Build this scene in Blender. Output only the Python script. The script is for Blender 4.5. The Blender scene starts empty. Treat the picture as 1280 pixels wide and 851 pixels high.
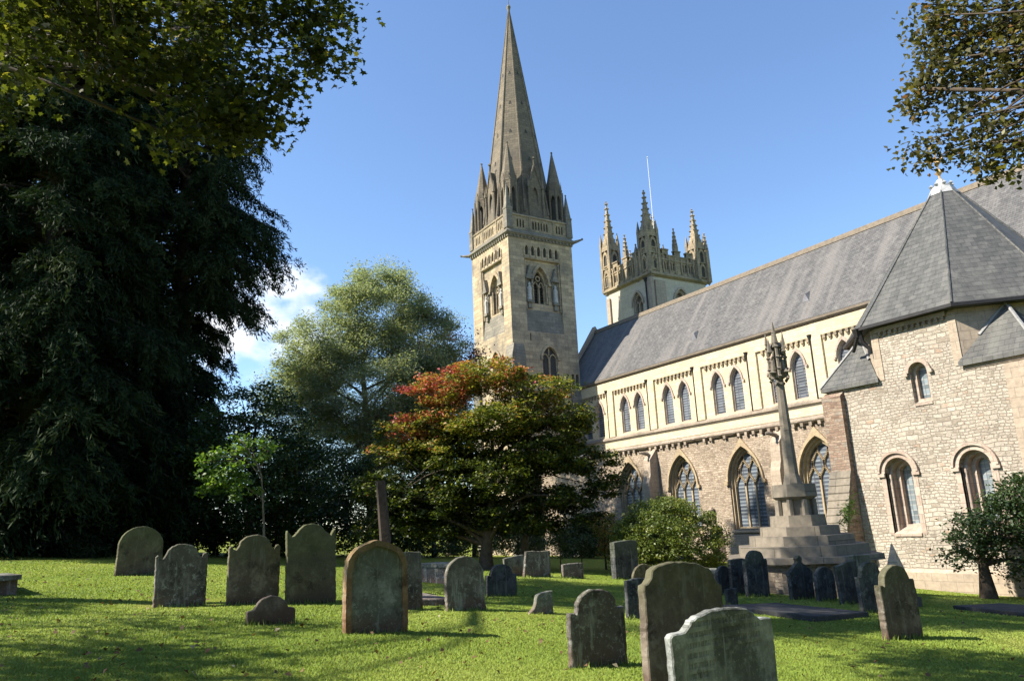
import bpy, math, random
import numpy as np
from mathutils import Vector, Matrix
from mathutils.geometry import delaunay_2d_cdt

SC = bpy.context.scene
COL = SC.collection
PI = math.pi
RAD = math.radians

# ------------------------------------------------------------------ camera
cam = bpy.data.cameras.new('camera')
camo = bpy.data.objects.new('camera', cam)
COL.objects.link(camo)
cam.sensor_width = 36.0
cam.lens = 950.0 / 1280.0 * 36.0
cam.clip_start = 0.1
cam.clip_end = 3000.0
CR = ((0.51111726, -0.22320012, -0.83002461),
      (0.85836779, 0.08276133, 0.50631541),
      (-0.04431572, -0.97125294, 0.23388854))
camo.matrix_world = Matrix(((CR[0][0], -CR[0][1], -CR[0][2], 0),
                            (CR[1][0], -CR[1][1], -CR[1][2], 0),
                            (CR[2][0], -CR[2][1], -CR[2][2], 0),
                            (0, 0, 0, 1)))
SC.camera = camo

# ------------------------------------------------------------------ light
SUN_EL = RAD(42.0)
SUN_AZ = RAD(180.0 + 20.0)           # from north (+Y) clockwise
to_sun = Vector((math.sin(SUN_AZ) * math.cos(SUN_EL), math.cos(SUN_AZ) * math.cos(SUN_EL), math.sin(SUN_EL)))
sun = bpy.data.lights.new('sun', 'SUN')
sun.energy = 5.0
sun.angle = RAD(0.53)
sun.color = (1.0, 0.92, 0.79)
suno = bpy.data.objects.new('sun', sun)
COL.objects.link(suno)
suno.rotation_euler = to_sun.to_track_quat('Z', 'Y').to_euler()

world = bpy.data.worlds.new('World')
SC.world = world
world.use_nodes = True
wn = world.node_tree
wn.nodes.clear()
sky = wn.nodes.new('ShaderNodeTexSky')
sky.sky_type = 'NISHITA'
sky.sun_disc = False
sky.sun_elevation = SUN_EL
sky.sun_rotation = SUN_AZ
sky.air_density = 1.0
sky.dust_density = 0.2
sky.ozone_density = 4.5
SKY_STRENGTH = 0.113
bg = wn.nodes.new('ShaderNodeBackground')
bg.inputs['Strength'].default_value = SKY_STRENGTH
wo = wn.nodes.new('ShaderNodeOutputWorld')
# clouds low in the west: noise in sky direction, kept to one region of the sky
tc = wn.nodes.new('ShaderNodeTexCoord')
def wmath(op, a, b=None, c=None):
    n = wn.nodes.new('ShaderNodeMath'); n.operation = op
    for i, v in enumerate((a, b, c)):
        if v is None: continue
        if hasattr(v, 'is_output'): wn.links.new(v, n.inputs[i])
        else: n.inputs[i].default_value = v
    return n.outputs[0]
def cloud_patch(az, el, half_az, half_el):
    d = (math.sin(az) * math.cos(el), math.cos(az) * math.cos(el), math.sin(el))
    t = (math.cos(az), -math.sin(az), 0)
    u = (-math.sin(az) * math.sin(el), -math.cos(az) * math.sin(el), math.cos(el))
    def dot(v, off=0):
        n = wn.nodes.new('ShaderNodeVectorMath'); n.operation = 'DOT_PRODUCT'
        wn.links.new(tc.outputs['Generated'], n.inputs[0]); n.inputs[1].default_value = v
        return n.outputs['Value']
    a = wmath('DIVIDE', dot(t), math.tan(half_az)); b = wmath('DIVIDE', dot(u), math.tan(half_el))
    r = wmath('SQRT', wmath('ADD', wmath('MULTIPLY', a, a), wmath('MULTIPLY', b, b)))
    front = wmath('GREATER_THAN', dot(d), 0.0)
    return wmath('MULTIPLY', wmath('SUBTRACT', 1.0, r), front)
mp = wn.nodes.new('ShaderNodeMapping'); mp.inputs['Scale'].default_value = (1, 1, 1.5)
wn.links.new(tc.outputs['Generated'], mp.inputs['Vector'])
nz = wn.nodes.new('ShaderNodeTexNoise')
nz.inputs['Scale'].default_value = 11.0; nz.inputs['Detail'].default_value = 7.0; nz.inputs['Roughness'].default_value = 0.55
wn.links.new(mp.outputs[0], nz.inputs['Vector'])
patch = None
for args in ((RAD(-79.2), RAD(13.6), RAD(8.0), RAD(4.6)), (RAD(-74.6), RAD(18.0), RAD(4.6), RAD(2.0))):
    p = cloud_patch(*args)
    patch = p if patch is None else wmath('MAXIMUM', patch, p)
cl = wmath('ADD', wmath('MULTIPLY', wmath('SUBTRACT', nz.outputs['Fac'], 0.5), 3.8), patch)
mr = wn.nodes.new('ShaderNodeMapRange'); mr.interpolation_type = 'SMOOTHSTEP'
mr.inputs['From Min'].default_value = 0.1; mr.inputs['From Max'].default_value = 1.25
wn.links.new(cl, mr.inputs['Value'])
cm = wn.nodes.new('ShaderNodeMix'); cm.data_type = 'RGBA'
wn.links.new(wmath('MULTIPLY', mr.outputs[0], wmath('GREATER_THAN', patch, 0.0)), cm.inputs['Factor'])
wn.links.new(sky.outputs[0], cm.inputs[6]); cm.inputs[7].default_value = (4.9, 5.05, 5.3, 1)
wn.links.new(cm.outputs[2], bg.inputs['Color'])
wn.links.new(bg.outputs[0], wo.inputs['Surface'])

SC.view_settings.view_transform = 'Standard'
SC.view_settings.look = 'None'
SC.view_settings.exposure = 1.2
SC.view_settings.gamma = 1.0
SC.view_settings.use_curve_mapping = False
SC.render.engine = 'CYCLES'
SC.cycles.max_bounces = 6
SC.cycles.transparent_max_bounces = 4

# ------------------------------------------------------------------ tagging
def tag(o, label=None, cat=None, group=None, kind=None):
    if label: o['label'] = label
    if cat: o['category'] = cat
    if group: o['group'] = group
    if kind: o['kind'] = kind
    return o
def empty(name, loc, rz=0.0):
    o = bpy.data.objects.new(name, None)
    COL.objects.link(o)
    o.location = loc
    o.rotation_euler = (0, 0, rz)
    o.empty_display_size = 0.3
    return o

# ------------------------------------------------------------------ mesh builder
class MB:
    def __init__(s):
        s.v = []; s.f = []; s.m = []
    def vert(s, p):
        s.v.append((p[0], p[1], p[2])); return len(s.v) - 1
    def face(s, pts, mi=0):
        b = len(s.v)
        for p in pts: s.v.append((p[0], p[1], p[2]))
        s.f.append(tuple(range(b, b + len(pts)))); s.m.append(mi)
    def box(s, x0, x1, y0, y1, z0, z1, mi=0):
        p = [(x0, y0, z0), (x1, y0, z0), (x1, y1, z0), (x0, y1, z0), (x0, y0, z1), (x1, y0, z1), (x1, y1, z1), (x0, y1, z1)]
        for q in ((0, 3, 2, 1), (4, 5, 6, 7), (0, 1, 5, 4), (1, 2, 6, 5), (2, 3, 7, 6), (3, 0, 4, 7)):
            s.face([p[i] for i in q], mi)
    def fbox(s, fr, u0, u1, v0, v1, n0, n1, mi=0):
        s.prism(fr, [(u0, v0), (u1, v0), (u1, v1), (u0, v1)], n0, n1, mi)
    def prism(s, fr, poly, n0, n1, mi=0, cap0=True):
        s.face([fr(u, v, n1) for u, v in poly], mi)
        if cap0: s.face([fr(u, v, n0) for u, v in reversed(poly)], mi)
        k = len(poly)
        for i in range(k):
            a, b = poly[i], poly[(i + 1) % k]
            s.face([fr(a[0], a[1], n0), fr(b[0], b[1], n0), fr(b[0], b[1], n1), fr(a[0], a[1], n1)], mi)
    def profile(s, fr, prof, u0, u1, mi=0):
        """polygon prof of (n, v), counter-clockwise seen from +u end, run from u0 to u1"""
        s.face([fr(u1, v, n) for n, v in prof], mi)
        s.face([fr(u0, v, n) for n, v in reversed(prof)], mi)
        k = len(prof)
        for i in range(k):
            a, b = prof[i], prof[(i + 1) % k]
            s.face([fr(u0, a[1], a[0]), fr(u0, b[1], b[0]), fr(u1, b[1], b[0]), fr(u1, a[1], a[0])], mi)
    def band(s, fr, inner, outer, n0, n1, mi=0, closed=False):
        k = len(inner)
        rng = range(k if closed else k - 1)
        for i in rng:
            j = (i + 1) % k
            a, b, c, d = inner[i], inner[j], outer[j], outer[i]
            s.face([fr(*a, n1), fr(*d, n1), fr(*c, n1), fr(*b, n1)], mi)
            s.face([fr(*d, n0), fr(*c, n0), fr(*c, n1), fr(*d, n1)], mi)
            s.face([fr(*b, n0), fr(*a, n0), fr(*a, n1), fr(*b, n1)], mi)
        if not closed:
            for i in (0, k - 1):
                a, d = inner[i], outer[i]
                s.face([fr(*a, n0), fr(*d, n0), fr(*d, n1), fr(*a, n1)], mi)
    def panel(s, fr, outer, holes, depth, mi=0, rmi=None, n=0.0):
        loops = [outer] + holes
        vs = []; es = []
        for L in loops:
            b = len(vs)
            vs += [Vector(p) for p in L]
            es += [(b + i, b + (i + 1) % len(L)) for i in range(len(L))]
        ov, _, of, _, _, _ = delaunay_2d_cdt(vs, es, [], 0, 1e-5)
        for f in of:
            c = sum((ov[i] for i in f), Vector((0, 0))) / len(f)
            if not inside(c, outer) or any(inside(c, h) for h in holes): continue
            a, b_, c_ = (ov[i] for i in f[:3])
            f = list(f)
            if (b_ - a).cross(c_ - a) < 0: f.reverse()
            s.face([fr(ov[i][0], ov[i][1], n) for i in f], mi)
        r = mi if rmi is None else rmi
        for h in holes:
            k = len(h)
            for i in range(k):
                a, b = h[i], h[(i + 1) % k]
                s.face([fr(a[0], a[1], n), fr(b[0], b[1], n), fr(b[0], b[1], n - depth), fr(a[0], a[1], n - depth)], r)
    def frustum(s, cx, cy, z0, r0, z1, r1, k=8, rot=0.0, mi=0, caps=True):
        a = [rot + 2 * PI * i / k for i in range(k)]
        A = [(cx + r0 * math.cos(t), cy + r0 * math.sin(t), z0) for t in a]
        B = [(cx + r1 * math.cos(t), cy + r1 * math.sin(t), z1) for t in a]
        for i in range(k):
            j = (i + 1) % k
            if r1 > 1e-4: s.face([A[i], A[j], B[j], B[i]], mi)
            else: s.face([A[i], A[j], (cx, cy, z1)], mi)
        if caps:
            s.face(A[::-1], mi)
            if r1 > 1e-4: s.face(B, mi)
    def knob(s, p, r, mi=0):
        x, y, z = p
        t = [(x + r, y, z), (x, y + r, z), (x - r, y, z), (x, y - r, z)]
        for i in range(4):
            s.face([t[i], t[(i + 1) % 4], (x, y, z + r)], mi)
            s.face([t[(i + 1) % 4], t[i], (x, y, z - r)], mi)
    def tube(s, pts, radii, k=6, mi=0):
        rings = []
        n = len(pts)
        P = [Vector(p) for p in pts]
        ref = Vector((0.37, 0.91, 0.2)).normalized()
        for i in range(n):
            d = (P[min(i + 1, n - 1)] - P[max(i - 1, 0)]).normalized()
            a = d.cross(ref)
            if a.length < 1e-3: a = d.cross(Vector((1, 0, 0)))
            a.normalize(); b = d.cross(a)
            base = len(s.v)
            for j in range(k):
                t = 2 * PI * j / k
                q = P[i] + (a * math.cos(t) + b * math.sin(t)) * radii[i]
                s.v.append((q.x, q.y, q.z))
            rings.append(base)
        for i in range(n - 1):
            for j in range(k):
                j2 = (j + 1) % k
                s.f.append((rings[i] + j, rings[i] + j2, rings[i + 1] + j2, rings[i + 1] + j)); s.m.append(mi)
        s.f.append(tuple(rings[-1] + j for j in range(k))); s.m.append(mi)
    def build(s, name, mats, parent=None, smooth=False, origin=None):
        me = bpy.data.meshes.new(name)
        v = s.v
        off = Vector((0, 0, 0))
        if parent is not None:
            inv = parent.matrix_basis.inverted()
            if parent.parent is not None: inv = inv @ parent.parent.matrix_basis.inverted()
            v = [inv @ Vector(p) for p in v]
        elif origin is not None:
            off = Vector(origin)
            v = [Vector(p) - off for p in v]
        me.from_pydata([tuple(p) for p in v], [], s.f)
        if not isinstance(mats, (list, tuple)): mats = [mats]
        for m in mats: me.materials.append(m)
        if len(mats) > 1: me.polygons.foreach_set('material_index', s.m)
        if smooth: me.polygons.foreach_set('use_smooth', [True] * len(s.f))
        me.update()
        o = bpy.data.objects.new(name, me)
        COL.objects.link(o)
        if parent is not None: o.parent = parent
        elif origin is not None: o.location = off
        return o

def inside(p, poly):
    x, y = p[0], p[1]; c = False; k = len(poly); j = k - 1
    for i in range(k):
        xi, yi = poly[i]; xj, yj = poly[j]
        if (yi > y) != (yj > y) and x < (xj - xi) * (y - yi) / (yj - yi) + xi: c = not c
        j = i
    return c
def south(Y0): return lambda u, v, n=0.0: (u, Y0 - n, v)
def north(Y0): return lambda u, v, n=0.0: (-u, Y0 + n, v)
def east(X0): return lambda u, v, n=0.0: (X0 + n, u, v)
def west(X0): return lambda u, v, n=0.0: (X0 - n, -u, v)
def facing(ox, oy, ang):
    """frame whose outward normal points along ang (radians from +X)"""
    nx, ny = math.cos(ang), math.sin(ang)
    ux, uy = -ny, nx
    return lambda u, v, n=0.0: (ox + ux * u + nx * n, oy + uy * u + ny * n, v)

def arch(cx, w, spring, apex, k=9):
    """polyline from right springing over the apex to the left springing"""
    a = w / 2.0; h = apex - spring
    if h <= a * 1.001:
        # round / segmental
        r = (a * a + h * h) / (2 * h); cy = apex - r
        t0 = math.asin(min(1, a / r))
        return [(cx + r * math.sin(t0 - 2 * t0 * i / (2 * k)), cy + r * math.cos(t0 - 2 * t0 * i / (2 * k))) for i in range(2 * k + 1)]
    r = (a * a + h * h) / (2 * a)
    t1 = math.asin(min(1, h / r))
    right = [(cx + a - r + r * math.cos(t1 * i / k), spring + r * math.sin(t1 * i / k)) for i in range(k + 1)]
    left = [(2 * cx - x, y) for x, y in reversed(right[:-1])]
    return right + left
def opening(cx, w, v0, spring, apex, k=9):
    return [(cx - w / 2, v0), (cx + w / 2, v0)] + arch(cx, w, spring, apex, k)
def ogee(poly, lift):
    """raise the middle of an arch line into a small ogee tip"""
    k = len(poly); m = k // 2
    out = []
    for i, (x, y) in enumerate(poly):
        d = abs(i - m) / (m * 0.38)
        out.append((x, y + (lift * (1 - d) ** 2 if d < 1 else 0)))
    return out

# ------------------------------------------------------------------ materials
class NT:
    def __init__(s, name):
        s.mat = bpy.data.materials.new(name); s.mat.use_nodes = True
        s.t = s.mat.node_tree; s.t.nodes.clear()
    def node(s, typ, props=None, **ins):
        n = s.t.nodes.new('ShaderNode' + typ)
        for k, v in (props or {}).items(): setattr(n, k, v)
        for k, v in ins.items():
            key = k.replace('_', ' ')
            i = int(k[1:]) if k[0] == 'i' and k[1:].isdigit() else key
            s.put(n.inputs[i], v)
        return n
    def put(s, sock, v):
        if hasattr(v, 'is_output'): s.t.links.new(v, sock)
        else:
            if sock.type == 'RGBA' and len(v) == 3: v = (*v, 1)
            sock.default_value = v
    def math(s, op, a, b=0.0, c=0.0, clamp=False):
        n = s.node('Math', dict(operation=op, use_clamp=clamp), i0=a, i1=b, i2=c); return n.outputs[0]
    def vmath(s, op, a, b=None, out=0):
        n = s.node('VectorMath', dict(operation=op))
        s.put(n.inputs[0], a)
        if b is not None: s.put(n.inputs['Scale' if op == 'SCALE' else 1], b)
        return n.outputs[out]
    def mix(s, f, a, b, blend='MIX'):
        n = s.node('Mix', dict(data_type='RGBA', blend_type=blend), i0=f, i6=a, i7=b); return n.outputs[2]
    def ramp(s, f, stops, interp='LINEAR'):
        n = s.node('ValToRGB', i0=f); r = n.color_ramp; r.interpolation = interp
        while len(r.elements) < len(stops): r.elements.new(0.5)
        for e, (p, c) in zip(r.elements, stops):
            e.position = p; e.color = (*c, 1)
        return n.outputs[0]
    def step(s, f, a, b, lo=0.0, hi=1.0):
        n = s.node('MapRange', dict(interpolation_type='SMOOTHSTEP'), i0=f, i1=a, i2=b, i3=lo, i4=hi); return n.outputs[0]
    def noise(s, vec, scale, detail=4.0, rough=0.55, out=0):
        n = s.node('TexNoise', i0=vec, Scale=scale, Detail=detail, Roughness=rough); return n.outputs[out]
    def uv(s):
        g = s.node('NewGeometry')
        N = g.outputs['True Normal']; P = g.outputs['Position']
        c = s.vmath('CROSS_PRODUCT', (0, 0, 1), N)
        T = s.vmath('NORMALIZE', s.vmath('ADD', c, (1e-4, 0, 0)))
        B = s.vmath('CROSS_PRODUCT', N, T)
        u = s.vmath('DOT_PRODUCT', P, T, 1); v = s.vmath('DOT_PRODUCT', P, B, 1)
        cb = s.node('CombineXYZ', i0=u, i1=v)
        return cb.outputs[0], u, v, P, N
    def out(s, color, rough=0.9, height=None, bump=0.5, dist=0.02, spec=0.25, normal=None):
        b = s.node('BsdfPrincipled', Base_Color=color, Roughness=rough)
        b.inputs['Specular IOR Level'].default_value = spec
        if height is not None:
            bm = s.node('Bump', Strength=bump, Distance=dist, Height=height)
            s.t.links.new(bm.outputs[0], b.inputs['Normal'])
        o = s.node('OutputMaterial'); s.t.links.new(b.outputs[0], o.inputs[0])
        return s.mat

def m_rubble(name, bw, bh, palette, mortar, stain=0.35, bump=0.9, dist=0.05, gap=0.016, stain_col=(0.3, 0.26, 0.2)):
    """coursed rubble: two sizes of roughly squared stones, wavering joints"""
    t = NT(name)
    vec, u, v, P, N = t.uv()
    wob = t.noise(vec, 2.2, 4, 0.6, out=1); wob2 = t.noise(vec, 0.6, 2, 0.5, out=1)
    off = t.vmath('ADD', t.vmath('SCALE', t.vmath('SUBTRACT', wob, (0.5, 0.5, 0.5)), 0.13), t.vmath('SCALE', t.vmath('SUBTRACT', wob2, (0.5, 0.5, 0.5)), 0.3))
    vec2 = t.vmath('ADD', vec, off)
    def layer(w, h, o, sq):
        br = t.node('TexBrick', dict(offset=o, squash=sq, squash_frequency=3), Vector=vec2, Color1=(0, 0, 0, 1), Color2=(1, 1, 1, 1), Mortar=(0.5, 0.5, 0.5, 1), Scale=1.0)
        br.inputs['Mortar Size'].default_value = gap; br.inputs['Mortar Smooth'].default_value = 0.6
        br.inputs['Brick Width'].default_value = w; br.inputs['Row Height'].default_value = h
        return br
    A = layer(bw, bh, 0.43, 1.5); Bk = layer(bw * 0.62, bh * 0.667, 0.37, 1.3)
    sel = t.step(t.noise(vec, 0.9, 3, 0.6), 0.47, 0.53)
    cv = t.mix(sel, A.outputs['Color'], Bk.outputs['Color'])
    fac = t.math('ADD', t.math('MULTIPLY', A.outputs['Fac'], t.math('SUBTRACT', 1.0, sel)), t.math('MULTIPLY', Bk.outputs['Fac'], sel))
    sep = t.node('SeparateColor', i0=cv)
    fine = t.noise(P, 9.0, 6, 0.7)
    val = t.math('ADD', sep.outputs[0], t.math('MULTIPLY', t.math('SUBTRACT', t.noise(P, 3.0, 4, 0.6), 0.5), 0.5))
    col = t.ramp(val, palette)
    col = t.mix(1.0, col, t.ramp(fine, [(0.3, (0.66, 0.65, 0.63)), (0.7, (1.2, 1.18, 1.14))]), 'MULTIPLY')
    joint = t.math('MULTIPLY', fac, t.step(fine, 0.25, 0.5))
    col = t.mix(joint, col, mortar)
    big = t.noise(P, 0.35, 5, 0.6)
    col = t.mix(t.step(big, 0.48, 0.72, 0.0, stain), col, stain_col)
    runs = t.noise(t.vmath('MULTIPLY', vec, (1.3, 0.13, 1)), 1.0, 6, 0.65)
    col = t.mix(t.step(runs, 0.53, 0.72, 0.0, stain * 0.9), col, tuple(x * 0.75 for x in stain_col))
    patch = t.noise(vec, 0.55, 3, 0.5)
    col = t.mix(1.0, col, t.ramp(patch, [(0.35, (0.86, 0.84, 0.82)), (0.65, (1.08, 1.06, 1.03))]), 'MULTIPLY')
    h = t.math('ADD', t.math('MULTIPLY', t.math('SUBTRACT', 1.0, fac), 0.8), t.math('MULTIPLY', fine, 0.7))
    h = t.math('ADD', h, t.math('MULTIPLY', sep.outputs[0], 0.35))
    return t.out(col, 0.92, h, bump, dist)

def m_ashlar(name, bw, bh, c1, c2, mortar, stain_col, stain=0.4, streak=0.4, bump=0.5, low=None):
    t = NT(name)
    vec, u, v, P, N = t.uv()
    br = t.node('TexBrick', Vector=vec, Color1=(*c1, 1), Color2=(*c2, 1), Mortar=(*mortar, 1), Scale=1.0)
    br.inputs['Mortar Size'].default_value = 0.012
    br.inputs['Mortar Smooth'].default_value = 0.3
    br.inputs['Brick Width'].default_value = bw; br.inputs['Row Height'].default_value = bh
    col = br.outputs['Color']
    fine = t.noise(P, 6.0, 6, 0.65)
    col = t.mix(1.0, col, t.ramp(fine, [(0.3, (0.78, 0.77, 0.75)), (0.7, (1.14, 1.13, 1.1))]), 'MULTIPLY')
    big = t.noise(P, 0.45, 6, 0.65)
    col = t.mix(t.step(big, 0.45, 0.72, 0.0, stain), col, stain_col)
    sv = t.vmath('MULTIPLY', vec, (1.6, 0.12, 1))
    st = t.noise(sv, 1.0, 5, 0.6)
    col = t.mix(t.step(st, 0.52, 0.75, 0.0, streak), col, stain_col)
    h = t.math('ADD', t.math('MULTIPLY', fine, 0.5), t.math('MULTIPLY', t.math('SUBTRACT', 1.0, br.outputs['Fac']), 0.6))
    return t.out(col, 0.9, h, bump, 0.03)

def m_slate(name, c1, c2, streak_col, bw=0.34, bh=0.2, streak=0.5):
    t = NT(name)
    vec, u, v, P, N = t.uv()
    br = t.node('TexBrick', Vector=vec, Color1=(*c1, 1), Color2=(*c2, 1), Mortar=(0.05, 0.05, 0.052, 1), Scale=1.0)
    br.inputs['Mortar Size'].default_value = 0.008; br.inputs['Mortar Smooth'].default_value = 0.2
    br.inputs['Brick Width'].default_value = bw; br.inputs['Row Height'].default_value = bh
    col = br.outputs['Color']
    fine = t.noise(P, 3.5, 6, 0.7)
    col = t.mix(1.0, col, t.ramp(fine, [(0.3, (0.68, 0.68, 0.7)), (0.72, (1.3, 1.28, 1.26))]), 'MULTIPLY')
    st = t.noise(t.vmath('MULTIPLY', vec, (0.9, 0.09, 1)), 1.0, 6, 0.65)
    col = t.mix(t.step(st, 0.42, 0.7, 0.0, streak), col, streak_col)
    lich = t.noise(P, 1.1, 5, 0.7)
    col = t.mix(t.step(lich, 0.56, 0.72, 0.0, 0.4), col, (0.21, 0.2, 0.18))
    saw = t.math('FRACT', t.math('DIVIDE', v, bh))
    h = t.math('ADD', t.math('MULTIPLY', t.math('SUBTRACT', 1.0, saw), 1.0), t.math('MULTIPLY', t.math('SUBTRACT', 1.0, br.outputs['Fac']), 0.5))
    return t.out(col, 0.62, h, 0.8, 0.025, 0.22)

def m_plain(name, col, var=0.25, scale=4.0, rough=0.85, bump=0.3, spec=0.25, metallic=0.0):
    t = NT(name)
    g = t.node('NewGeometry')
    P = g.outputs['Position']
    n = t.noise(P, scale, 6, 0.65)
    a = tuple(c * (1 - var) for c in col); b = tuple(min(1, c * (1 + var)) for c in col)
    m = t.out(t.ramp(n, [(0.28, a), (0.72, b)]), rough, n, bump, 0.02, spec)
    return m

def m_glass(name, bar_v, bar_u, base=(0.05, 0.06, 0.075), line=(0.34, 0.36, 0.38), lw=0.28):
    t = NT(name)
    vec, u, v, P, N = t.uv()
    fv = t.math('FRACT', t.math('DIVIDE', v, bar_v)); fu = t.math('FRACT', t.math('DIVIDE', u, bar_u))
    lv = t.math('LESS_THAN', fv, lw); lu = t.math('LESS_THAN', fu, 0.14)
    cell = t.node('TexWhiteNoise', dict(noise_dimensions='2D'))
    fl = t.vmath('FLOOR', t.vmath('DIVIDE', vec, (bar_u, bar_v, 1)))
    t.put(cell.inputs['Vector'], fl)
    c = t.mix(cell.outputs['Value'], base, tuple(x * 2.2 for x in base))
    c = t.mix(t.math('MULTIPLY', lv, t.math('ADD', 0.55, t.math('MULTIPLY', cell.outputs['Value'], 0.45))), c, line)
    c = t.mix(t.math('MULTIPLY', lu, 0.7), c, (0.07, 0.07, 0.075))
    return t.out(c, 0.32, cell.outputs['Value'], 0.12, 0.01, 0.5)

def m_leaf(name, stops, trans=0.35, rough=0.5, spec=0.35):
    t = NT(name)
    a = t.node('Attribute', dict(attribute_name='tint'))
    col = t.ramp(a.outputs['Fac'], stops)
    b = t.node('BsdfPrincipled', Base_Color=col, Roughness=rough)
    b.inputs['Specular IOR Level'].default_value = spec
    tr = t.node('BsdfTranslucent', Color=t.mix(1.0, col, (1.5, 1.6, 0.7), 'MULTIPLY'))
    mx = t.node('MixShader', i0=trans)
    t.t.links.new(b.outputs[0], mx.inputs[1]); t.t.links.new(tr.outputs[0], mx.inputs[2])
    o = t.node('OutputMaterial'); t.t.links.new(mx.outputs[0], o.inputs[0])
    return t.mat

def m_grave(name, c1, c2, lichen, lich_amt, moss_amt, foot, rows=False, streak=0.3):
    """weathered headstone: mottled stone, lichen blotches, moss on the shoulders, damp foot; object space so it stays on the stone"""
    t = NT(name)
    tcn = t.node('TexCoord'); P = tcn.outputs['Object']
    oi = t.node('ObjectInfo')
    Pr = t.vmath('ADD', P, t.vmath('SCALE', (7.3, 3.1, 5.7), oi.outputs['Random']))
    # the random offset varies per stone
    n1 = t.noise(Pr, 3.0, 7, 0.68); n2 = t.noise(Pr, 9.0, 6, 0.7); n3 = t.noise(Pr, 1.3, 5, 0.6); n4 = t.noise(Pr, 26.0, 4, 0.7)
    col = t.ramp(n1, [(0.34, tuple(x * 0.75 for x in c1)), (0.5, c1), (0.66, tuple(x * 1.15 for x in c2))])
    blot = t.noise(Pr, 2.1, 6, 0.72)
    col = t.mix(t.step(blot, 0.52, 0.62, 0.0, 0.75), col, tuple(x * 0.32 for x in c1))
    sp = t.node('SeparateXYZ', i0=P)
    z = sp.outputs[2]
    st = t.noise(t.vmath('MULTIPLY', Pr, (5.0, 5.0, 0.5)), 1.0, 5, 0.65)
    col = t.mix(t.step(st, 0.5, 0.72, 0.0, streak), col, tuple(x * 0.4 for x in c1))
    fm = t.step(t.math('ADD', z, t.math('MULTIPLY', t.math('SUBTRACT', n3, 0.5), 0.9)), 0.0, 0.42, 0.75, 0.0)
    col = t.mix(fm, col, foot)
    lm = t.math('MULTIPLY', t.step(n2, 0.52, 0.62), t.step(n3, 0.42, 0.6))
    col = t.mix(t.math('MULTIPLY', lm, lich_amt), col, lichen)
    col = t.mix(t.math('MULTIPLY', t.step(n4, 0.58, 0.66), lich_amt * 0.7), col, lichen)
    mm = t.math('MULTIPLY', t.step(t.math('ADD', z, t.math('MULTIPLY', t.math('SUBTRACT', n1, 0.5), 1.4)), 0.55, 1.2), moss_amt)
    col = t.mix(mm, col, (0.085, 0.10, 0.04))
    run = t.noise(t.vmath('MULTIPLY', Pr, (6.0, 6.0, 0.8)), 1.0, 6, 0.7)
    col = t.mix(t.math('MULTIPLY', t.step(run, 0.54, 0.66), lich_amt * 0.8), col, lichen)
    h = t.math('ADD', t.math('MULTIPLY', n2, 0.8), t.math('MULTIPLY', n4, 0.4))
    if rows:
        g = t.node('NewGeometry')
        fv = t.math('FRACT', t.math('DIVIDE', z, 0.085))
        row = t.math('MULTIPLY', t.step(fv, 0.1, 0.2), t.step(fv, 0.55, 0.68, 1.0, 0.0))
        ru = t.node('TexNoise', dict(noise_dimensions='2D'), Vector=t.node('CombineXYZ', i0=t.math('MULTIPLY', sp.outputs[1], 60.0), i1=t.math('FLOOR', t.math('DIVIDE', z, 0.085))).outputs[0], Scale=1.0)
        gl = t.math('MULTIPLY', row, t.step(ru.outputs[0], 0.46, 0.54))
        fx = t.step(t.math('ABSOLUTE', sp.outputs[1]), 0.44, 0.48, 1.0, 0.0)
        gl = t.math('MULTIPLY', t.math('MULTIPLY', gl, fx), t.math('MULTIPLY', t.step(z, 0.22, 0.3), t.step(n3, 0.4, 0.55)))
        h = t.math('SUBTRACT', h, t.math('MULTIPLY', gl, 0.9))
        col = t.mix(t.math('MULTIPLY', gl, 0.45), col, tuple(x * 0.45 for x in c1))
    return t.out(col, 0.93, h, 0.8, 0.02, 0.2)

M = {}
M['ch_rubble'] = m_rubble('pale_rubble', 0.34, 0.168, [(0.0, (0.29, 0.255, 0.215)), (0.2, (0.39, 0.355, 0.305)), (0.45, (0.455, 0.42, 0.365)), (0.7, (0.42, 0.385, 0.34)), (0.88, (0.50, 0.465, 0.41)), (1.0, (0.37, 0.28, 0.22))], (0.30, 0.268, 0.226), 0.4, 0.9, 0.06, 0.018, (0.27, 0.24, 0.20))
M['aisle_rubble'] = m_rubble('buff_rubble', 0.32, 0.15, [(0.0, (0.227, 0.184, 0.146)), (0.3, (0.346, 0.283, 0.221)), (0.55, (0.416, 0.351, 0.281)), (0.8, (0.389, 0.324, 0.265)), (1.0, (0.454, 0.394, 0.324))], (0.259, 0.216, 0.167), 0.35, 0.9, 0.04, 0.013, (0.270, 0.232, 0.184))
M['cream'] = m_ashlar('cream_ashlar', 0.75, 0.34, (0.60, 0.51, 0.35), (0.53, 0.44, 0.29), (0.45, 0.37, 0.25), (0.40, 0.32, 0.22), 0.35, 0.25, 0.3)
M['parapet'] = m_ashlar('weathered_band', 0.9, 0.3, (0.36, 0.30, 0.24), (0.28, 0.23, 0.18), (0.2, 0.16, 0.12), (0.10, 0.09, 0.075), 0.6, 0.5, 0.5)
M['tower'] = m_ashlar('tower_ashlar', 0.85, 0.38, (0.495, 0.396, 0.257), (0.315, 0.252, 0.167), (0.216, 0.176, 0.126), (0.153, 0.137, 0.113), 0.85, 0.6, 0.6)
M['tower_dark'] = m_ashlar('tower_dark_ashlar', 0.7, 0.34, (0.25, 0.225, 0.18), (0.18, 0.165, 0.135), (0.11, 0.1, 0.085), (0.085, 0.082, 0.07), 0.6, 0.5, 0.5)
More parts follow.
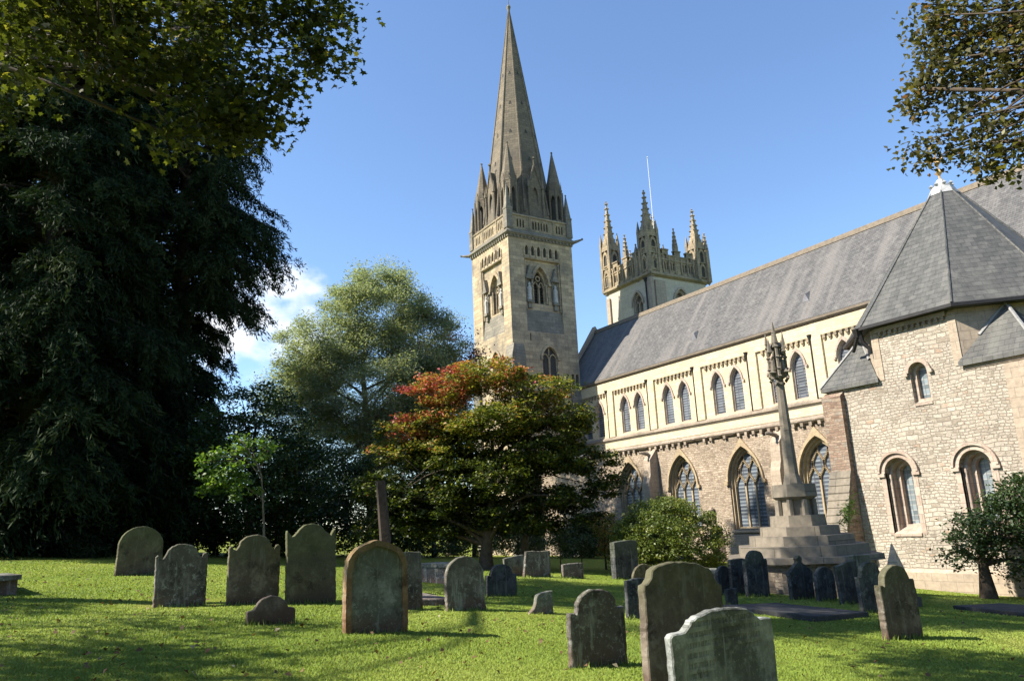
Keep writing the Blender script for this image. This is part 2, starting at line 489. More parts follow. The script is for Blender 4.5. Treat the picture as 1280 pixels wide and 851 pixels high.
M['spire'] = m_ashlar('spire_stone', 0.6, 0.3, (0.20, 0.165, 0.12), (0.135, 0.115, 0.088), (0.075, 0.065, 0.055), (0.085, 0.078, 0.065), 0.65, 0.6, 0.6)
M['pale_render'] = m_ashlar('pale_tower_face', 1.1, 0.5, (0.502, 0.461, 0.380), (0.453, 0.413, 0.340), (0.389, 0.348, 0.283), (0.268, 0.235, 0.187), 0.35, 0.35, 0.3)
M['gold_stone'] = m_ashlar('golden_carved_stone', 0.5, 0.3, (0.37, 0.295, 0.19), (0.255, 0.21, 0.145), (0.17, 0.14, 0.1), (0.115, 0.105, 0.085), 0.75, 0.55, 0.6)
M['quoin'] = m_ashlar('smooth_quoin_stone', 0.6, 0.35, (0.391, 0.323, 0.255), (0.340, 0.281, 0.221), (0.255, 0.212, 0.170), (0.221, 0.187, 0.153), 0.4, 0.3, 0.35)
M['jamb'] = m_ashlar('yellow_jamb_stone', 0.5, 0.4, (0.42, 0.335, 0.22), (0.35, 0.275, 0.18), (0.27, 0.215, 0.145), (0.22, 0.175, 0.12), 0.4, 0.3, 0.3)
M['pink_jamb'] = m_ashlar('pinkish_jamb_stone', 0.5, 0.35, (0.38, 0.295, 0.245), (0.44, 0.375, 0.315), (0.27, 0.215, 0.175), (0.2, 0.155, 0.13), 0.4, 0.2, 0.4)
M['buttress'] = m_rubble('reddish_buttress', 0.36, 0.15, [(0.0, (0.2, 0.14, 0.11)), (0.4, (0.32, 0.23, 0.18)), (0.75, (0.36, 0.29, 0.23)), (1.0, (0.28, 0.25, 0.22))], (0.24, 0.19, 0.15), 0.4, 0.8, 0.04, 0.014, (0.16, 0.14, 0.12))
M['slate'] = m_slate('nave_slate', (0.122, 0.119, 0.113), (0.080, 0.079, 0.077), (0.165, 0.152, 0.14), 0.34, 0.2, 0.8)
M['ch_slate'] = m_slate('chapter_slate', (0.098, 0.099, 0.093), (0.066, 0.068, 0.065), (0.14, 0.138, 0.125), 0.36, 0.26, 0.7)
M['lead'] = m_plain('lead_grey', (0.136, 0.136, 0.144), 0.3, 3.0, 0.5)
M['flashing'] = m_plain('grey_lead_flashing', (0.24, 0.24, 0.235), 0.3, 6.0, 0.6)
M['pale_lead'] = m_plain('pale_lead_cap', (0.360, 0.360, 0.353), 0.3, 6.0, 0.6)
M['gutter'] = m_plain('black_gutter', (0.025, 0.024, 0.025), 0.3, 5.0, 0.5)
M['ridge'] = m_plain('ridge_stone', (0.156, 0.127, 0.093), 0.3, 4.0)
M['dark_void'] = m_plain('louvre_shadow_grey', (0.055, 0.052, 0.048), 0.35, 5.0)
M['clear_glass'] = m_glass('clerestory_leading', 0.21, 0.55, (0.045, 0.052, 0.062), (0.24, 0.25, 0.26))
M['aisle_glass'] = m_glass('aisle_leading', 0.23, 0.6, (0.045, 0.055, 0.07), (0.23, 0.26, 0.285), 0.4)
M['lead_lattice'] = m_glass('small_leaded_panes', 0.2, 0.17, (0.10, 0.12, 0.13), (0.30, 0.31, 0.30), 0.2)
M['oak'] = m_plain('dark_oak_door', (0.06, 0.045, 0.035), 0.4, 8.0)
M['cross'] = m_ashlar('cross_stone', 2.1, 1.7, (0.225, 0.195, 0.155), (0.165, 0.145, 0.12), (0.1, 0.09, 0.07), (0.085, 0.08, 0.068), 0.85, 0.65, 0.7)
M['ledge'] = M['cross']
M['white_paint'] = m_plain('white_pole_paint', (0.6, 0.6, 0.62), 0.05, 3.0, 0.5)
M['gilt'] = m_plain('gilt_finial', (0.55, 0.36, 0.16), 0.2, 8.0, 0.4)
M['statue'] = m_plain('pale_statue_stone', (0.413, 0.390, 0.345), 0.25, 6.0)
M['bark'] = m_plain('brown_bark', (0.075, 0.058, 0.042), 0.45, 7.0, 0.95, 0.9)
M['grey_bark'] = m_plain('grey_bark', (0.15, 0.125, 0.095), 0.4, 7.0, 0.95, 0.9)
M['dark_wood'] = m_plain('weathered_post_wood', (0.050, 0.037, 0.030), 0.35, 9.0, 0.9, 0.8)

# ------------------------------------------------------------------ ground
def sclamp(x, a, b, s=3.0):
    x = np.asarray(x, float)
    lo = a + s * np.logaddexp(0, (x - a) / s)
    return b - s * np.logaddexp(0, (b - lo) / s)
def gz(X, Y):
    X = np.asarray(X, float); Y = np.asarray(Y, float)
    u = sclamp(-X, -30, 44); v = sclamp(Y, -15, 37.5, 2.0)
    b = 0.035 * np.sin(X * 0.55 + 1.3) * np.cos(Y * 0.43) + 0.02 * np.sin(X * 1.3 + Y * 0.9)
    b = b * np.clip(1.2 - np.hypot(X, Y) / 60.0, 0, 1)
    return -1.6 + 0.03 * u - 0.071 * v + b
def gzf(x, y): return float(gz(x, y))

def ground_mesh():
    def axis(lo, hi, f0, f1, fine):
        a = list(np.arange(f0, f1 + 1e-6, fine))
        out = []; s = fine; x = f0
        while x > lo: s *= 1.35; x -= s; out.append(max(x, lo))
        out = out[::-1] + a; s = fine; x = f1
        while x < hi: s *= 1.35; x += s; out.append(min(x, hi))
        return np.array(out)
    xs = axis(-2200, 2200, -46, 6, 0.5); ys = axis(-2200, 2200, -14, 42, 0.5)
    X, Y = np.meshgrid(xs, ys); Z = gz(X, Y)
    nx, ny = len(xs), len(ys)
    v = np.stack([X, Y, Z], -1).reshape(-1, 3)
    i = np.arange(ny - 1)[:, None] * nx + np.arange(nx - 1)[None]
    f = np.stack([i, i + 1, i + nx + 1, i + nx], -1).reshape(-1, 4)
    return np_mesh('ground', v, f)
def np_mesh(name, v, f, smooth=True, tint=None):
    me = bpy.data.meshes.new(name)
    v = np.ascontiguousarray(v, np.float32); f = np.ascontiguousarray(f, np.int32)
    k = f.shape[1]
    me.vertices.add(len(v)); me.vertices.foreach_set('co', v.ravel())
    me.loops.add(f.size); me.loops.foreach_set('vertex_index', f.ravel())
    me.polygons.add(len(f)); me.polygons.foreach_set('loop_start', np.arange(0, f.size, k, dtype=np.int32))
    me.update(calc_edges=True)
    if smooth: me.polygons.foreach_set('use_smooth', np.ones(len(f), bool))
    if tint is not None:
        at = me.attributes.new('tint', 'FLOAT', 'FACE'); at.data.foreach_set('value', np.ascontiguousarray(tint, np.float32))
    return me
def np_obj(name, me, mat, parent=None):
    me.materials.append(mat)
    o = bpy.data.objects.new(name, me); COL.objects.link(o)
    if parent is not None: o.parent = parent
    return o

def m_lawn():
    t = NT('lawn_turf')
    g = t.node('NewGeometry'); P = g.outputs['Position']
    n1 = t.noise(P, 0.5, 5, 0.6); n2 = t.noise(P, 5.0, 6, 0.7); n3 = t.noise(P, 45.0, 3, 0.7)
    c = t.ramp(n2, [(0.3, (0.13, 0.165, 0.022)), (0.7, (0.21, 0.235, 0.035))])
    c = t.mix(t.step(n1, 0.5, 0.7, 0.0, 0.5), c, (0.22, 0.21, 0.05))
    c = t.mix(t.step(n3, 0.55, 0.75, 0.0, 0.5), c, (0.2, 0.17, 0.07))
    return t.out(c, 0.95, t.math('ADD', n3, n2), 0.8, 0.05, 0.1)
tag(np_obj('ground', ground_mesh(), m_lawn()), 'mown churchyard lawn sloping down to the church', 'ground', kind='structure')

# ================================================================== CHURCH NAVE
YC, YA = 44.2, 38.3
BAY = 5.7
nave = tag(empty('church_nave', (-38.0, 44.0, -3.0)), 'long church nave with grey slate roof and cream upper wall of paired lancets', 'church')
fC, fA = south(YC), south(YA)
bounds = [-38.1 + BAY * k for k in range(-4, 6)]
WX0, WX1 = -60.6, -9.0
b = MB(); holes = []; wins = []
for bx in bounds[:-1]:
    for du in (1.88, 3.82):
        if bx + du - 0.8 < WX0 or bx + du > WX1 - 1: continue
        wins.append(bx + du); holes.append(opening(bx + du, 1.16, 7.5, 9.75, 10.85))
b.panel(fC, [(WX0, -3.5), (WX1, -3.5), (WX1, 12.7), (WX0, 12.7)], holes, 0.42)
b.box(WX0, WX1, YC + 0.42, YC + 0.8, -3.5, 7.4)
for bx in bounds:
    b.fbox(fC, bx - 0.42, bx + 0.36, 7.32, 12.45, -0.05, 0.16)
b.fbox(fC, WX0, WX1, 11.52, 12.45, -0.05, 0.155)
b.build('clerestory_wall', M['cream'], nave)
b = MB()
x = WX0 + 0.3
while x < WX1:
    near = min(abs(x - bx) for bx in bounds)
    if near > 0.55:
        b.fbox(fC, x - 0.11, x + 0.11, 11.24, 11.515, -0.05, 0.15)
        b.fbox(fC, x - 0.075, x + 0.075, 11.12, 11.238, -0.05, 0.09)
    x += 0.445
b.build('corbel_table', M['gold_stone'], nave)
b = MB()
b.profile(fC, [(-0.1, 12.45), (0.24, 12.5), (0.36, 12.62), (0.36, 12.78), (-0.1, 12.9)], WX0, WX1)
b.build('eaves_cornice', M['ridge'], nave)
b = MB()
b.profile(fC, [(-0.05, 7.05), (0.2, 7.05), (0.2, 7.2), (-0.05, 7.42)], WX0, WX1)
b.build('sill_course', M['parapet'], nave)
for cx in wins:
    b = MB()
    a_in = arch(cx, 1.17, 9.75, 10.86); a_out = arch(cx, 1.45, 9.75, 11.12)
    b.band(fC, a_in, a_out, -0.02, 0.10)
    jl = [(cx - 0.58, 7.5), (cx - 0.58, 9.75)]
    b.fbox(fC, cx - 0.84, cx - 0.66, 9.62, 9.78, -0.02, 0.13); b.fbox(fC, cx + 0.66, cx + 0.84, 9.62, 9.78, -0.02, 0.13)
    inner = opening(cx, 0.98, 7.58, 9.75, 10.70); outer = opening(cx, 1.155, 7.505, 9.75, 10.845)
    b.band(fC, inner, outer, -0.30, -0.16, closed=True)
    w = b.build('clerestory_window', M['pink_jamb'], nave)
    g = MB(); g.face([fC(u, v, -0.26) for u, v in opening(cx, 1.0, 7.56, 9.75, 10.72)])
    g.build('leaded_glass', M['clear_glass'], w)
for bx in bounds:
    if bx < -58 or bx > -22: continue
    b = MB()
    px = bx - 0.52
    b.tube([(px, YC - 0.12, 7.3), (px, YC - 0.12, 11.3)], [0.065, 0.065], 6)
    b.frustum(px, YC - 0.14, 11.3, 0.08, 11.7, 0.22, 6)
    b.build('downpipe', M['gutter'], nave)
# roof
RZ, RY, EZ, EY = 19.5, 48.7, 12.82, 43.85
b = MB()
for s in (1, -1):
    ye = RY - s * (RY - EY)
    q = [(WX0 - 2.4, ye, EZ), (WX1, ye, EZ), (WX1, RY, RZ), (WX0 - 2.4, RY, RZ)]
    b.face(q if s > 0 else q[::-1])
    q2 = [(x, y, z - 0.18) for x, y, z in q]
    b.face(q2[::-1] if s > 0 else q2)
    b.face([q[0], q2[0], q2[1], q[1]])
b.build('roof', M['slate'], nave)
b = MB()
b.profile(south(RY), [(-0.28, RZ - 0.3), (0.28, RZ - 0.3), (0.1, RZ + 0.14), (-0.1, RZ + 0.14)], WX0 - 2.4, WX1)
b.build('ridge_tiles', M['ridge'], nave)
b = MB()
b.box(WX0 - 2.4, WX0 - 1.9, 44.3, 53.1, -3.0, 12.7)
b.face([(WX0 - 1.9, 44.0, 12.7), (WX0 - 1.9, 53.4, 12.7), (WX0 - 1.9, RY, 19.2)])
b.face([(WX0 - 2.4, 53.4, 12.7), (WX0 - 2.4, 44.0, 12.7), (WX0 - 2.4, RY, 19.2)])
cp = [(43.6, 12.6), (44.2, 12.6), (48.7, 19.2), (53.2, 12.6), (53.8, 12.6), (48.7, 20.1)]
fe = east(WX0 - 2.2)
b.prism(fe, cp, -0.35, 0.2)
b.build('west_gable', M['quoin'], nave)
b = MB()
b.box(WX0, WX1, 53.0, 53.2, -3.2, 12.7); b.box(WX1 - 0.3, WX1, 44.3, 53.0, -3.2, 12.6)
b.build('rear_wall', M['cream'], nave)
sl = (RZ - EZ) / (RY - EY)
for vx, vy in ((-44.5, 44.75), (-33.5, 44.95)):
    b = MB(); zz = EZ + (vy - EY) * sl
    A = (vx - 0.3, vy, zz + 0.02); Bq = (vx + 0.3, vy, zz + 0.02); T = (vx, vy + 0.05, zz + 0.62); K = (vx, vy + 0.62, zz + 0.62 * sl + 0.05)
    b.face([A, Bq, T]); b.face([Bq, K, T]); b.face([A, T, K]); b.face([A, K, Bq])
    b.build('roof_vent', M['lead'], nave)
# aisle
b = MB(); holes = []; awins = []
for k in range(-2, 3):
    cx = -34.8 + BAY * k
    if cx < -47: continue
    awins.append(cx)
    holes.append(opening(cx, 2.8, -1.0, 2.0, 4.2, 12))
PDX = -37.75
holes.append(opening(PDX, 1.25, -3.2, -1.35, -0.7, 6))
PRX = -51.2
holes.append(opening(PRX, 2.3, -3.2, -0.6, 0.55, 9))
b.panel(fA, [(-60.2, -3.9), (-20.0, -3.9), (-20.0, 5.1), (-60.2, 5.1)], holes, 0.62)
b.build('aisle_wall', M['aisle_rubble'], nave)
b = MB()
b.profile(fA, [(-0.1, -3.9), (0.12, -3.9), (0.12, -1.36), (-0.1, -1.16)], -36.6, -27.2)
b.build('plinth_course', M['quoin'], nave)
b = MB()
b.profile(fA, [(-0.5, 5.0), (0.14, 5.0), (0.26, 5.14), (0.26, 5.2), (0.12, 5.34), (0.12, 5.42), (-0.5, 5.42)], -60.0, -20.0)
rr = random.Random(4)
x = -59.0
while x < -21:
    if rr.random() < 0.85:
        b.fbox(fA, x - 0.1, x + 0.1, 4.84, 5.06, -0.05, 0.2)
    x += 0.62
x = -58.7
while x < -21:
    b.knob(fA(x, 5.1, 0.26), 0.13); x += 1.24
b.build('aisle_parapet', M['parapet'], nave)
b = MB()
b.face([(-60, YA - 0.05, 5.42), (-20, YA - 0.05, 5.42), (-20, YC, 5.98), (-60, YC, 5.98)])
b.build('aisle_roof', M['lead'], nave)
def reticulated(B, fr, cx, w, v0, spring, apex, n0, n1, lights=3):
    s = w / lights; t = 0.055
    poly = opening(cx, w, v0, spring, apex, 12)
    for i in range(1, lights):
        u = cx - w / 2 + s * i
        B.fbox(fr, u - t, u + t, v0, spring - 0.25, n0, n1)
    per = s * 1.15
    def strip(line):
        for (u0, w0), (u1, w1) in zip(line[:-1], line[1:]):
            m = ((u0 + u1) / 2, (w0 + w1) / 2)
            if not inside(m, poly): continue
            du, dv = u1 - u0, w1 - w0; L = math.hypot(du, dv); nx, ny = -dv / L * t, du / L * t
            ex, ey = du / L * t * 0.5, dv / L * t * 0.5
            q = [(u0 - nx - ex, w0 - ny - ey), (u1 - nx + ex, w1 - ny + ey), (u1 + nx + ex, w1 + ny + ey), (u0 + nx - ex, w0 + ny - ey)]
            B.prism(fr, q[::-1] if (q[1][0] - q[0][0]) * (q[2][1] - q[0][1]) - (q[1][1] - q[0][1]) * (q[2][0] - q[0][0]) < 0 else q, n0, n1)
    for j in range(-lights, lights * 2 + 1):
        for sg in (1, -1):
            line = []
            vtop = apex
            k = 0
            u_at = cx - w / 2 + s * j
            vv = spring - 0.27
            while vv < vtop:
                ph = (vv - (spring - 0.27)) / per
                seg = int(ph); fr_ = ph - seg
                sm = 0.5 - 0.5 * math.cos(PI * fr_)
                d = (seg + sm) * s / 2 if True else 0
                # zig-zag back and forth half a light either side
                pos = sm if seg % 2 == 0 else 1 - sm
                line.append((u_at + sg * pos * s / 2, vv)); vv += 0.09
            strip(line)
for cx in awins:
    b = MB()
    a_in = ogee(arch(cx, 2.82, 2.0, 4.22, 12), 0.0); a_out = ogee(arch(cx, 3.08, 2.0, 4.40, 12), 0.36)
    b.band(fA, a_in, a_out, -0.02, 0.14)
    for sx in (-1, 1):
        b.fbox(fA, cx + sx * 1.55 - 0.13, cx + sx * 1.55 + 0.13, 1.82, 2.04, -0.02, 0.18)
    inner = opening(cx, 2.36, -0.86, 2.0, 3.86, 12); mid = opening(cx, 2.6, -0.95, 2.0, 4.04, 12); outer = opening(cx, 2.79, -0.99, 2.0, 4.19, 12)
    b.band(fA, mid, outer, -0.3, -0.1, closed=True); b.band(fA, inner, mid, -0.5, -0.28, closed=True)
    b.profile(fA, [(-0.45, -1.22), (0.16, -1.22), (0.16, -1.14), (-0.45, -0.86)], cx - 1.5, cx + 1.5)
    w = b.build('aisle_window', M['jamb'], nave)
    t = MB(); reticulated(t, fA, cx, 2.38, -0.86, 2.0, 3.87, -0.5, -0.36)
    t.build('tracery', M['jamb'], w)
    g = MB(); g.face([fA(u, v, -0.47) for u, v in opening(cx, 2.4, -0.88, 2.0, 3.88, 12)])
    g.build('leaded_glass', M['aisle_glass'], w)
b = MB()
b.band(fA, arch(PDX, 1.26, -1.35, -0.7, 6), arch(PDX, 1.7, -1.35, -0.45, 6), -0.02, 0.1)
dr = b.build('side_doorway', M['quoin'], nave)
g = MB(); g.face([fA(u, v, -0.5) for u, v in opening(PDX, 1.3, -3.2, -1.35, -0.68, 6)]); g.build('door', M['oak'], dr)
b = MB()
b.band(fA, arch(PRX, 2.32, -0.6, 0.55, 9), arch(PRX, 3.3, -0.6, 1.05, 9), -0.02, 0.16)
for sx in (-1, 1): b.tube([fA(PRX + sx * 1.4, -3.2, 0.1), fA(PRX + sx * 1.4, -0.6, 0.1)], [0.14, 0.14], 8)
dr = b.build('round_arched_doorway', M['quoin'], nave)
g = MB(); g.face([fA(u, v, -0.6) for u, v in opening(PRX, 2.34, -3.2, -0.6, 0.57, 9)]); g.build('door', M['oak'], dr)
b = MB()
b.frustum(-37.9, YA - 0.18, 0.0, 0.1, 0.3, 0.2, 8); b.frustum(-37.9, YA - 0.2, 0.3, 0.2, 0.48, 0.11, 8); b.frustum(-37.9, YA - 0.12, -0.18, 0.03, 0.0, 0.12, 8)
b.build('carved_head_corbel', M['parapet'], nave)
for bx in (-43.35, -31.55):
    b = MB()
    b.profile(fA, [(-0.1, -3.9), (1.15, -3.9), (1.15, -0.6), (0.98, -0.1), (0.98, 2.4), (0.78, 3.0), (0.74, 4.1), (0.0, 4.95), (-0.1, 4.95)], bx - 0.36, bx + 0.36)
    bt = b.build('buttress', M['quoin'], nave)
    g = MB()
    g.tube([(bx, YA - 0.5, 4.5), (bx, YA - 1.0, 4.62), (bx, YA - 1.3, 4.6)], [0.14, 0.12, 0.07], 6)
    g.knob((bx, YA - 1.32, 4.62), 0.13)
    g.build('gargoyle', M['parapet'], bt)

# ================================================================== CHAPTER HOUSE
CX0, CX1, CY0, CY1 = -21.2, -12.67, 29.0, 37.53
OX0, OX1 = -18.70, -15.17
CCX, CCY = (CX0 + CX1) / 2, (CY0 + CY1) / 2
ZB = 5.13
ch = tag(empty('chapter_house', (CCX, CCY, -3.1)), 'square chapter house of pale rubble with a pyramid slate roof and round arched windows', 'chapter house')
fH = south(CY0)
w1, w2, wu = -18.43, -15.42, -16.93
hole = lambda cx: opening(cx, 1.16, -1.1, 1.3, 1.88, 8)
b = MB()
b.panel(fH, [(CX0, -4), (CX1, -4), (CX1, ZB), (OX1, ZB), (OX1, 7.2), (OX0, 7.2), (OX0, ZB), (CX0, ZB)],
        [hole(w1), hole(w2), opening(wu, 0.74, 3.9, 5.1, 5.47, 7)], 0.8)
b.box(CX0, CX0 + 0.5, CY0 + 0.01, CY1, -4, ZB); b.box(CX1 - 0.5, CX1, CY0 + 0.01, CY1, -4, ZB); b.box(CX0 + 0.5, CX1 - 0.5, CY1 - 0.5, CY1 - 0.01, -4, ZB)
b.build('wall', M['ch_rubble'], ch)
# octagon upper stage: the other seven faces
ap = 4.265; cr = ap / math.cos(PI / 8)
b = MB()
for i in range(8):
    ang = PI / 4 * i - PI / 2
    if i == 0: continue
    fr = facing(CCX, CCY, ang); h = ap * math.tan(PI / 8)
    b.face([fr(-h, ZB - 0.2, ap), fr(h, ZB - 0.2, ap), fr(h, 7.2, ap), fr(-h, 7.2, ap)])
b.build('octagonal_upper_wall', M['quoin'], ch)
for s, ox in ((1, OX0), (-1, OX1)):
    b = MB(); b.box(min(ox, ox + s * 0.32), max(ox, ox + s * 0.32), CY0 - 0.03, CY0 + 0.1, ZB - 0.1, 7.12)
    b.build('quoin_strip', M['quoin'], ch)
b = MB(); b.fbox(fH, CX1 - 1.05, CX1 + 0.05, -4, 4.75, -0.05, 0.22); b.build('flat_buttress', M['quoin'], ch)
b = MB(); b.fbox(fH, OX1 + 0.02, CX1 + 0.02, 4.83, ZB - 0.02, -0.05, 0.03); b.build('eaves_band', M['quoin'], ch)
b = MB()
b.profile(fH, [(-0.1, -4.0), (0.14, -4.0), (0.14, -2.5), (-0.02, -2.36), (-0.1, -2.36)], CX0 + 0.8, CX1)
b.build('plinth', M['quoin'], ch)
b = MB()
rr8 = lambda r: r / math.cos(PI / 8)
b.frustum(CCX, CCY, 7.36, rr8(4.62), 8.5, rr8(3.83), 8, PI / 8, caps=False)
b.frustum(CCX, CCY, 8.5, rr8(3.83), 13.6, rr8(0.42), 8, PI / 8, caps=False)
b.frustum(CCX, CCY, 7.22, rr8(4.5), 7.355, rr8(4.615), 8, PI / 8, caps=True)
rf = b.build('roof', M['ch_slate'], ch)
for i in range(8):
    a = PI / 8 + PI / 4 * i
    h = MB()
    h.tube([(CCX + rr8(r) * math.cos(a), CCY + rr8(r) * math.sin(a), z + 0.02) for r, z in ((4.62, 7.36), (3.83, 8.5), (0.42, 13.6))], [0.045, 0.045, 0.04], 5)
    h.build('hip_ridge', M['ch_slate'], rf)
b = MB()
b.frustum(CCX, CCY, 13.35, rr8(0.62), 13.75, rr8(0.42), 8, PI / 8); b.frustum(CCX, CCY, 13.75, 0.34, 14.15, 0.16, 8)
for i in range(8):
    a = PI / 4 * i; b.knob((CCX + 0.42 * math.cos(a), CCY + 0.42 * math.sin(a), 13.85), 0.12)
b.build('roof_cap', M['pale_lead'], ch)
b = MB()
b.tube([(CCX, CCY, 14.1), (CCX, CCY, 15.5)], [0.05, 0.03], 6); b.knob((CCX, CCY, 14.5), 0.2); b.knob((CCX, CCY, 14.95), 0.17); b.knob((CCX, CCY, 15.45), 0.1)
b.box(CCX - 0.3, CCX + 0.3, CCY - 0.03, CCY + 0.03, 15.08, 15.16)
b.build('finial', M['gilt'], ch)
b = MB()
for i in range(8):
    fr = facing(CCX, CCY, PI / 4 * i - PI / 2); h = 4.72 * math.tan(PI / 8)
    b.fbox(fr, -h, h, 7.2, 7.33, 4.58, 4.74)
    h2 = 4.3 * math.tan(PI / 8)
b.build('gutter', M['gutter'], ch)
b = MB()
fr = facing(CCX, CCY, -PI / 2); h = ap * math.tan(PI / 8)
b.fbox(fr, -h + 0.3, h - 0.3, 7.0, 7.18, ap - 0.02, ap + 0.14)
x = -h + 0.4
while x < h - 0.4: b.fbox(fr, x, x + 0.1, 6.86, 7.0, ap - 0.02, ap + 0.12); x += 0.24
b.build('eaves_course', M['parapet'], ch)
b = MB()
b.tube([(OX0 - 0.35, CY0 - 0.28, 7.2), (OX0 - 0.30, CY0 - 0.2, 6.75), (OX0 - 0.12, CY0 - 0.06, 6.45), (OX0 - 0.12, CY0 - 0.06, 6.2)], [0.13, 0.1, 0.08, 0.08], 6)
b.tube([(OX0 - 0.35, CY0 - 0.28, 7.12), (OX0 - 1.1, CY0 + 0.3, 6.55)], [0.09, 0.08], 6)
b.frustum(OX0 - 0.4, CY0 - 0.3, 6.95, 0.1, 7.3, 0.24, 6)
b.build('rainwater_hopper', M['gutter'], ch)
for sx, sy in ((-1, -1), (1, -1), (-1, 1), (1, 1)):
    b = MB()
    cxn = CCX + sx * 4.43; cyn = CCY + sy * 4.43
    A = Vector((cxn, CCY + sy * 1.65, ZB)); C = Vector((cxn, cyn, ZB)); D = Vector((CCX + sx * 1.65, cyn, ZB))
    P = Vector((CCX + sx * 3.05, CCY + sy * 3.05, 7.22))
    fl = sx * sy < 0
    def tri(*p): b.face(list(p)[::-1] if fl else list(p))
    tri(C, P, D) ; tri(A, P, C)
    lo = Vector((0, 0, -0.16))
    tri(C, D, D + lo, C + lo); tri(A, C, C + lo, A + lo); tri(A + lo, C + lo, D + lo)
    cpn = b.build('corner_roof', M['ch_slate'], ch)
    g = MB(); g.tube([C + Vector((0, 0, .02)), P + Vector((0, 0, .03))], [0.06, 0.06], 5)
    g.tube([D.lerp(P, 0.45) + Vector((0, 0, .02)), P], [0.08, 0.05], 5)
    g.build('lead_flashing', M['flashing'], cpn)
for cx in (w1, w2):
    b = MB()
    b.band(fH, arch(cx, 1.17, 1.3, 1.885, 8), arch(cx, 1.5, 1.3, 2.05, 8), -0.02, 0.045)
    for k in range(1):
        b.band(fH, arch(cx, 1.52, 1.3, 2.06, 8), arch(cx, 1.72, 1.3, 2.16, 8), -0.02, 0.13)
    inner = opening(cx, 0.52, -0.72, 1.32, 1.6, 8); mid = opening(cx, 0.86, -0.92, 1.31, 1.74, 8); outer = opening(cx, 1.155, -1.09, 1.3, 1.875, 8)
    b.band(fH, mid, outer, -0.5, -0.25, closed=True); b.band(fH, inner, mid, -0.78, -0.48, closed=True)
    for sx in (-1, 1):
        b.tube([fH(cx + sx * 0.5, -0.95, -0.2), fH(cx + sx * 0.5, 1.25, -0.2)], [0.065, 0.065], 7)
        b.fbox(fH, cx + sx * 0.73 - 0.15, cx + sx * 0.73 + 0.15, 1.16, 1.3, -0.1, 0.1)
    b.profile(fH, [(-0.7, -1.16), (0.05, -1.16), (0.05, -1.06), (-0.7, -0.7)], cx - 0.56, cx + 0.56)
    for sx in (-1, 1): b.fbox(fH, cx + sx * 0.67 - 0.09, cx + sx * 0.67 + 0.09, -1.1, 1.16, -0.1, 0.02)
    w = b.build('round_arched_window', M['pink_jamb'], ch)
    g = MB(); g.face([fH(u, v, -0.7) for u, v in opening(cx, 0.54, -0.74, 1.32, 1.61, 8)])
    g.build('leaded_glass', M['lead_lattice'], w)
b = MB()
b.band(fH, arch(wu, 0.75, 5.1, 5.475, 7), arch(wu, 1.05, 5.1, 5.62, 7), -0.02, 0.1)
for sx in (-1, 1): b.fbox(fH, wu + sx * 0.5 - 0.08, wu + sx * 0.5 + 0.08, 4.98, 5.12, -0.02, 0.13)
inner = opening(wu, 0.44, 4.05, 5.1, 5.33, 7); outer = opening(wu, 0.735, 3.905, 5.1, 5.465, 7)
b.band(fH, inner, outer, -0.4, -0.18, closed=True)
b.profile(fH, [(-0.4, 3.78), (0.04, 3.78), (0.04, 3.86), (-0.4, 4.06)], wu - 0.36, wu + 0.36)
w = b.build('small_upper_window', M['pink_jamb'], ch)
g = MB(); g.face([fH(u, v, -0.36) for u, v in opening(wu, 0.46, 4.04, 5.1, 5.34, 7)]); g.build('leaded_glass', M['lead_lattice'], w)
# buttress at the south-west corner
b = MB()
bx0, bx1 = -21.3, -20.36
b.profile(fH, [(-0.2, -4.0), (1.25, -4.0), (1.25, -2.2), (1.15, -1.15), (0.28, 1.55), (0.28, 4.7), (0.0, 4.9), (-0.2, 4.9)], bx0, bx1)
bt = b.build('corner_buttress', M['buttress'], ch)
g = MB()
prev = None
k = 9
for i in range(k):
    t0, t1 = i / k, (i + 1) / k
    n0 = 1.15 + (0.28 - 1.15) * t0; n1 = 1.15 + (0.28 - 1.15) * t1
    v0 = -1.15 + 2.7 * t0; v1 = -1.15 + 2.7 * t1
    g.profile(fH, [(n0 - 0.06, v0 - 0.03), (n0 + 0.09, v0), (n1 + 0.06, v1 - 0.01), (n1 - 0.06, v1)], bx0 - 0.04, bx1 + 0.04)
g.build('weathering_slabs', M['cross'], bt)

